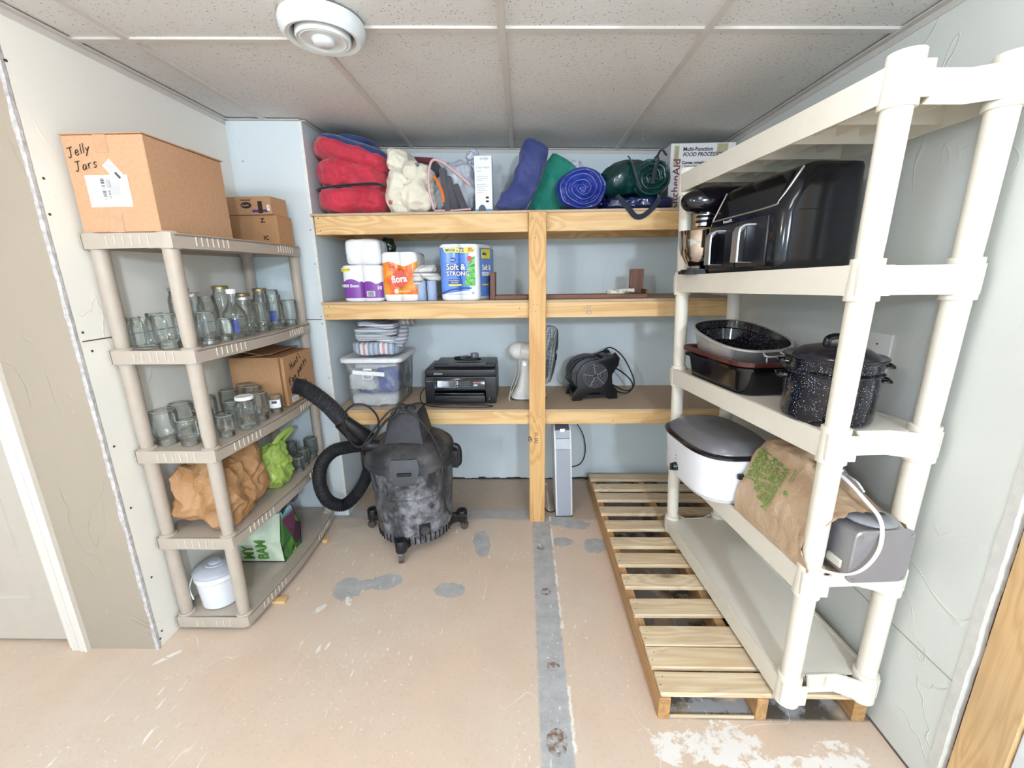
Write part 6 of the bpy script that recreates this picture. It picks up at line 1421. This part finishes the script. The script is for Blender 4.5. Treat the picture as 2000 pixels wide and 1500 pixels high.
for du in (-.02, .012):
    b = B().cyl((cu + .08 + du, cv - .105 + .0, s4 + .234), (cu + .08 + du, cv - .106, s4 + .2385), .0022, 8); rkobj(b, 'rivet', ENB, t)
b = B().cyl((.600, cv - .148, s4 + .062), (.600, cv - .166, s4 + .060), .019, 20, .016).box(.5975, .6025, cv - .176, cv - .160, s4 + .045, s4 + .076, .001); rkobj(b, 'control_knob', BLACK, t, 40)
b = B()
for z_, r in ((.098, .0022), (.112, .0030)): b.cyl((.600, cv - .150, s4 + z_), (.600, cv - .1535, s4 + z_), r, 10)
rkobj(b, 'indicator_dots', DKGREY, t, kind='stuff')
b = B().box(.335, .350, cv - .04, cv + .04, s4 + .120, s4 + .140, .004, 2); rkobj(b, 'side_handle', BLACK, t)

# kraft grocery bag with an appliance sticking out
t = thing('grocery_bag', 'brown grocery bag with green print lying at near end of fourth shelf', 'paper bag', rk(.2, .1, s4))
sec = [(-.028, .0), (-.030, .06), (-.010, .150), (.038, .262), (.085, .285), (.150, .275), (.200, .235), (.228, .140), (.235, .060), (.232, .0)]
def sec_at(u):
    k = max(0, min(1, (u - .02) / .36)); sh = 1 - .12 * max(0, (k - .75) * 4) ** 2; lo = 1 - .30 * max(0, 1 - k * 2.0)
    P = []
    for i, (v, z) in enumerate(sec):
        s_ = lo if z > .2 else 1
        P.append((v if i < 4 else v, z * sh * (s_ if True else 1)))
    return P
b = B(); R = []; so = V((4, 8, 1)); NU = 40
for i in range(NU + 1):
    u = .345 - (.345 + .030) * i / NU; P = sec_at(u); ring = []
    pts = spline([(p[0], 0, p[1]) for p in P], 5)
    for q in pts:
        p = V((u, q.x, s4 + q.z)); k = .5 - 1.5 * abs(noise.noise(p * 14 + so)) - .6 * abs(noise.noise(p * 30 + so))
        c_ = V((u, .10, s4 + .12)); d = (p - c_).normalized(); am = .012 if q.z > .02 else 0
        if p.y < .03: am *= .35
        p += d * am * k; 
        if i >= NU - 4: p.x += (i - NU + 4) / 4 * (.016 * noise.noise(p * 40) + .075 * max(0, 1 - (V((p.y, p.z)) - V((-.01, s4 + .085))).length / .075))
        p.z = max(p.z, s4 + .001); ring.append(p)
    R.append(ring)
b.rings(R, closed=True, cap0=True, cap1=False)
bag = rkobj(b, 'paper_bag', KRAFT2, t, 30)
GP_ = plain('green_bag_print', '6E9A3C', .6)
o0 = rk(.0, -.030, s4 + .055)
pa = rk(.32, -.0085, s4 + .155); pb = rk(.32, .037, s4 + .262)
rt = (rk(.1, 0, s4 + .2) - rk(.3, 0, s4 + .2)).normalized(); up_ = (pb - pa).normalized(); nn = rt.cross(up_)
# lines of print run down the slanted side, letters' tops towards the camera
Fb = frame(pb + nn * .007, -up_, rt)
for i, s_ in enumerate(['PERSONAL', 'LARGEST', 'FOOD IS THE', 'IS HOME TO THE', 'WISCONSIN']):
    text(s_, .036, Fb @ Matrix.Translation((.012 + .004 * i, .004 + i * .032, .0010)), GP_, t, bold=.0003, sx={8: .72, 7: .80, 11: .60, 14: .52, 9: .78}[len(s_)], ext=.0012)
text('softoledor', .012, Fb @ Matrix.Translation((.02, .175, .0)), GP_, t, sx=.9); b = B()
b.tube([Fb @ V((x_, y_, .0008)) for x_, y_ in [(.0, .200), (.03, .188), (.06, .186)]], .0008, 5, 4); fpoly(b, Fb, [(.090, .186), (.100, .180), (.108, .188), (.100, .196)], .0008); b.obj('print_ornament', GP_, t)
# appliance
t = thing('slicer_appliance', 'grey metal boxed kitchen appliance sliding out of the grocery bag', 'appliance', rk(.0, .1, s4))
b = B(); b.rings([rr(.055, .198, -.0, .0, 0, .01)] if False else [[V((u, p.x, s4 + .012 + p.y)) for p in [q.xy if False else q for q in rr(.045, .200, .0, .150, 0, .018)]] for u in (-.070, .28)]); rkobj(b, 'housing', GREYMET, t, 40)
b = B(); b.rings([[V((u, p.x, s4 + .012 + p.y)) for p in rr(.040 + i, .205 - i, -.005 + i, .155 - i, 0, .020)] for u, i in ((-.069, 0), (-.076, 0), (-.079, .003))]); rkobj(b, 'end_plate', plain('grey_end_plate', '9E9A9C', .35, .4, var=.02), t, 30)
for v, z in ((.052, .008), (.193, .008), (.193, .140), (.055, .140)):
    b = B().cyl((-.078, v, s4 + .012 + z), (-.082, v, s4 + .012 + z), .0045, 12); rkobj(b, 'bolt', CHROME, t)
b = B().box(-.05, .0, .038, .046, s4 + .035, s4 + .06, .002); rkobj(b, 'side_clip', plain('cream_clip', 'D9D4C6', .4), t)
b = B(); b.lathe([(.060, 0), (.063, .003), (.060, .010), (.040, .013), (.001, .014)], (-.015, .125, s4 + .171), 40, cap=False); rkobj(b, 'clear_cover', film('smoky_clear_cover', 'E8E8EC', 'C0C0C4', .5), t, 60)
t = thing('white_power_cord', 'white flat power cord with twist tie looping over the grocery bag', 'cord', rk(.03, .07, s4 + .2))
b = B(); cpts = [(.10, .075, .285), (.035, .085, .262), (-.020, .100, .225), (-.065, .108, .190), (-.092, .094, .130), (-.096, .066, .075), (-.088, .03, .045), (-.062, -.010, .036), (-.04, -.03, .040)]
for o_ in (0, .0055): b.tube([(u, v + o_, s4 + z) for u, v, z in cpts], .0032, 7, 6, flat=1.2)
rkobj(b, 'cord', WHITEPL, t, 60)
b = B(); b.cushion((.062, .082, s4 + .283), (.018, .014, .016), 2, 4, None, .008, 60, 3); b.tube([(.05, .09, s4 + .275), (.02, .105, s4 + .262), (.0, .112, s4 + .24)], .005, 6, 4); rkobj(b, 'twist_tie', plain('crinkled_foil_tie', 'A9AAAE', .25, .8, bump=.5), t, 60)
b = B().box(.055, .085, .060, .078, s4 + .268, s4 + .282, .003, 2); rkobj(b, 'plug', BLACK, t)
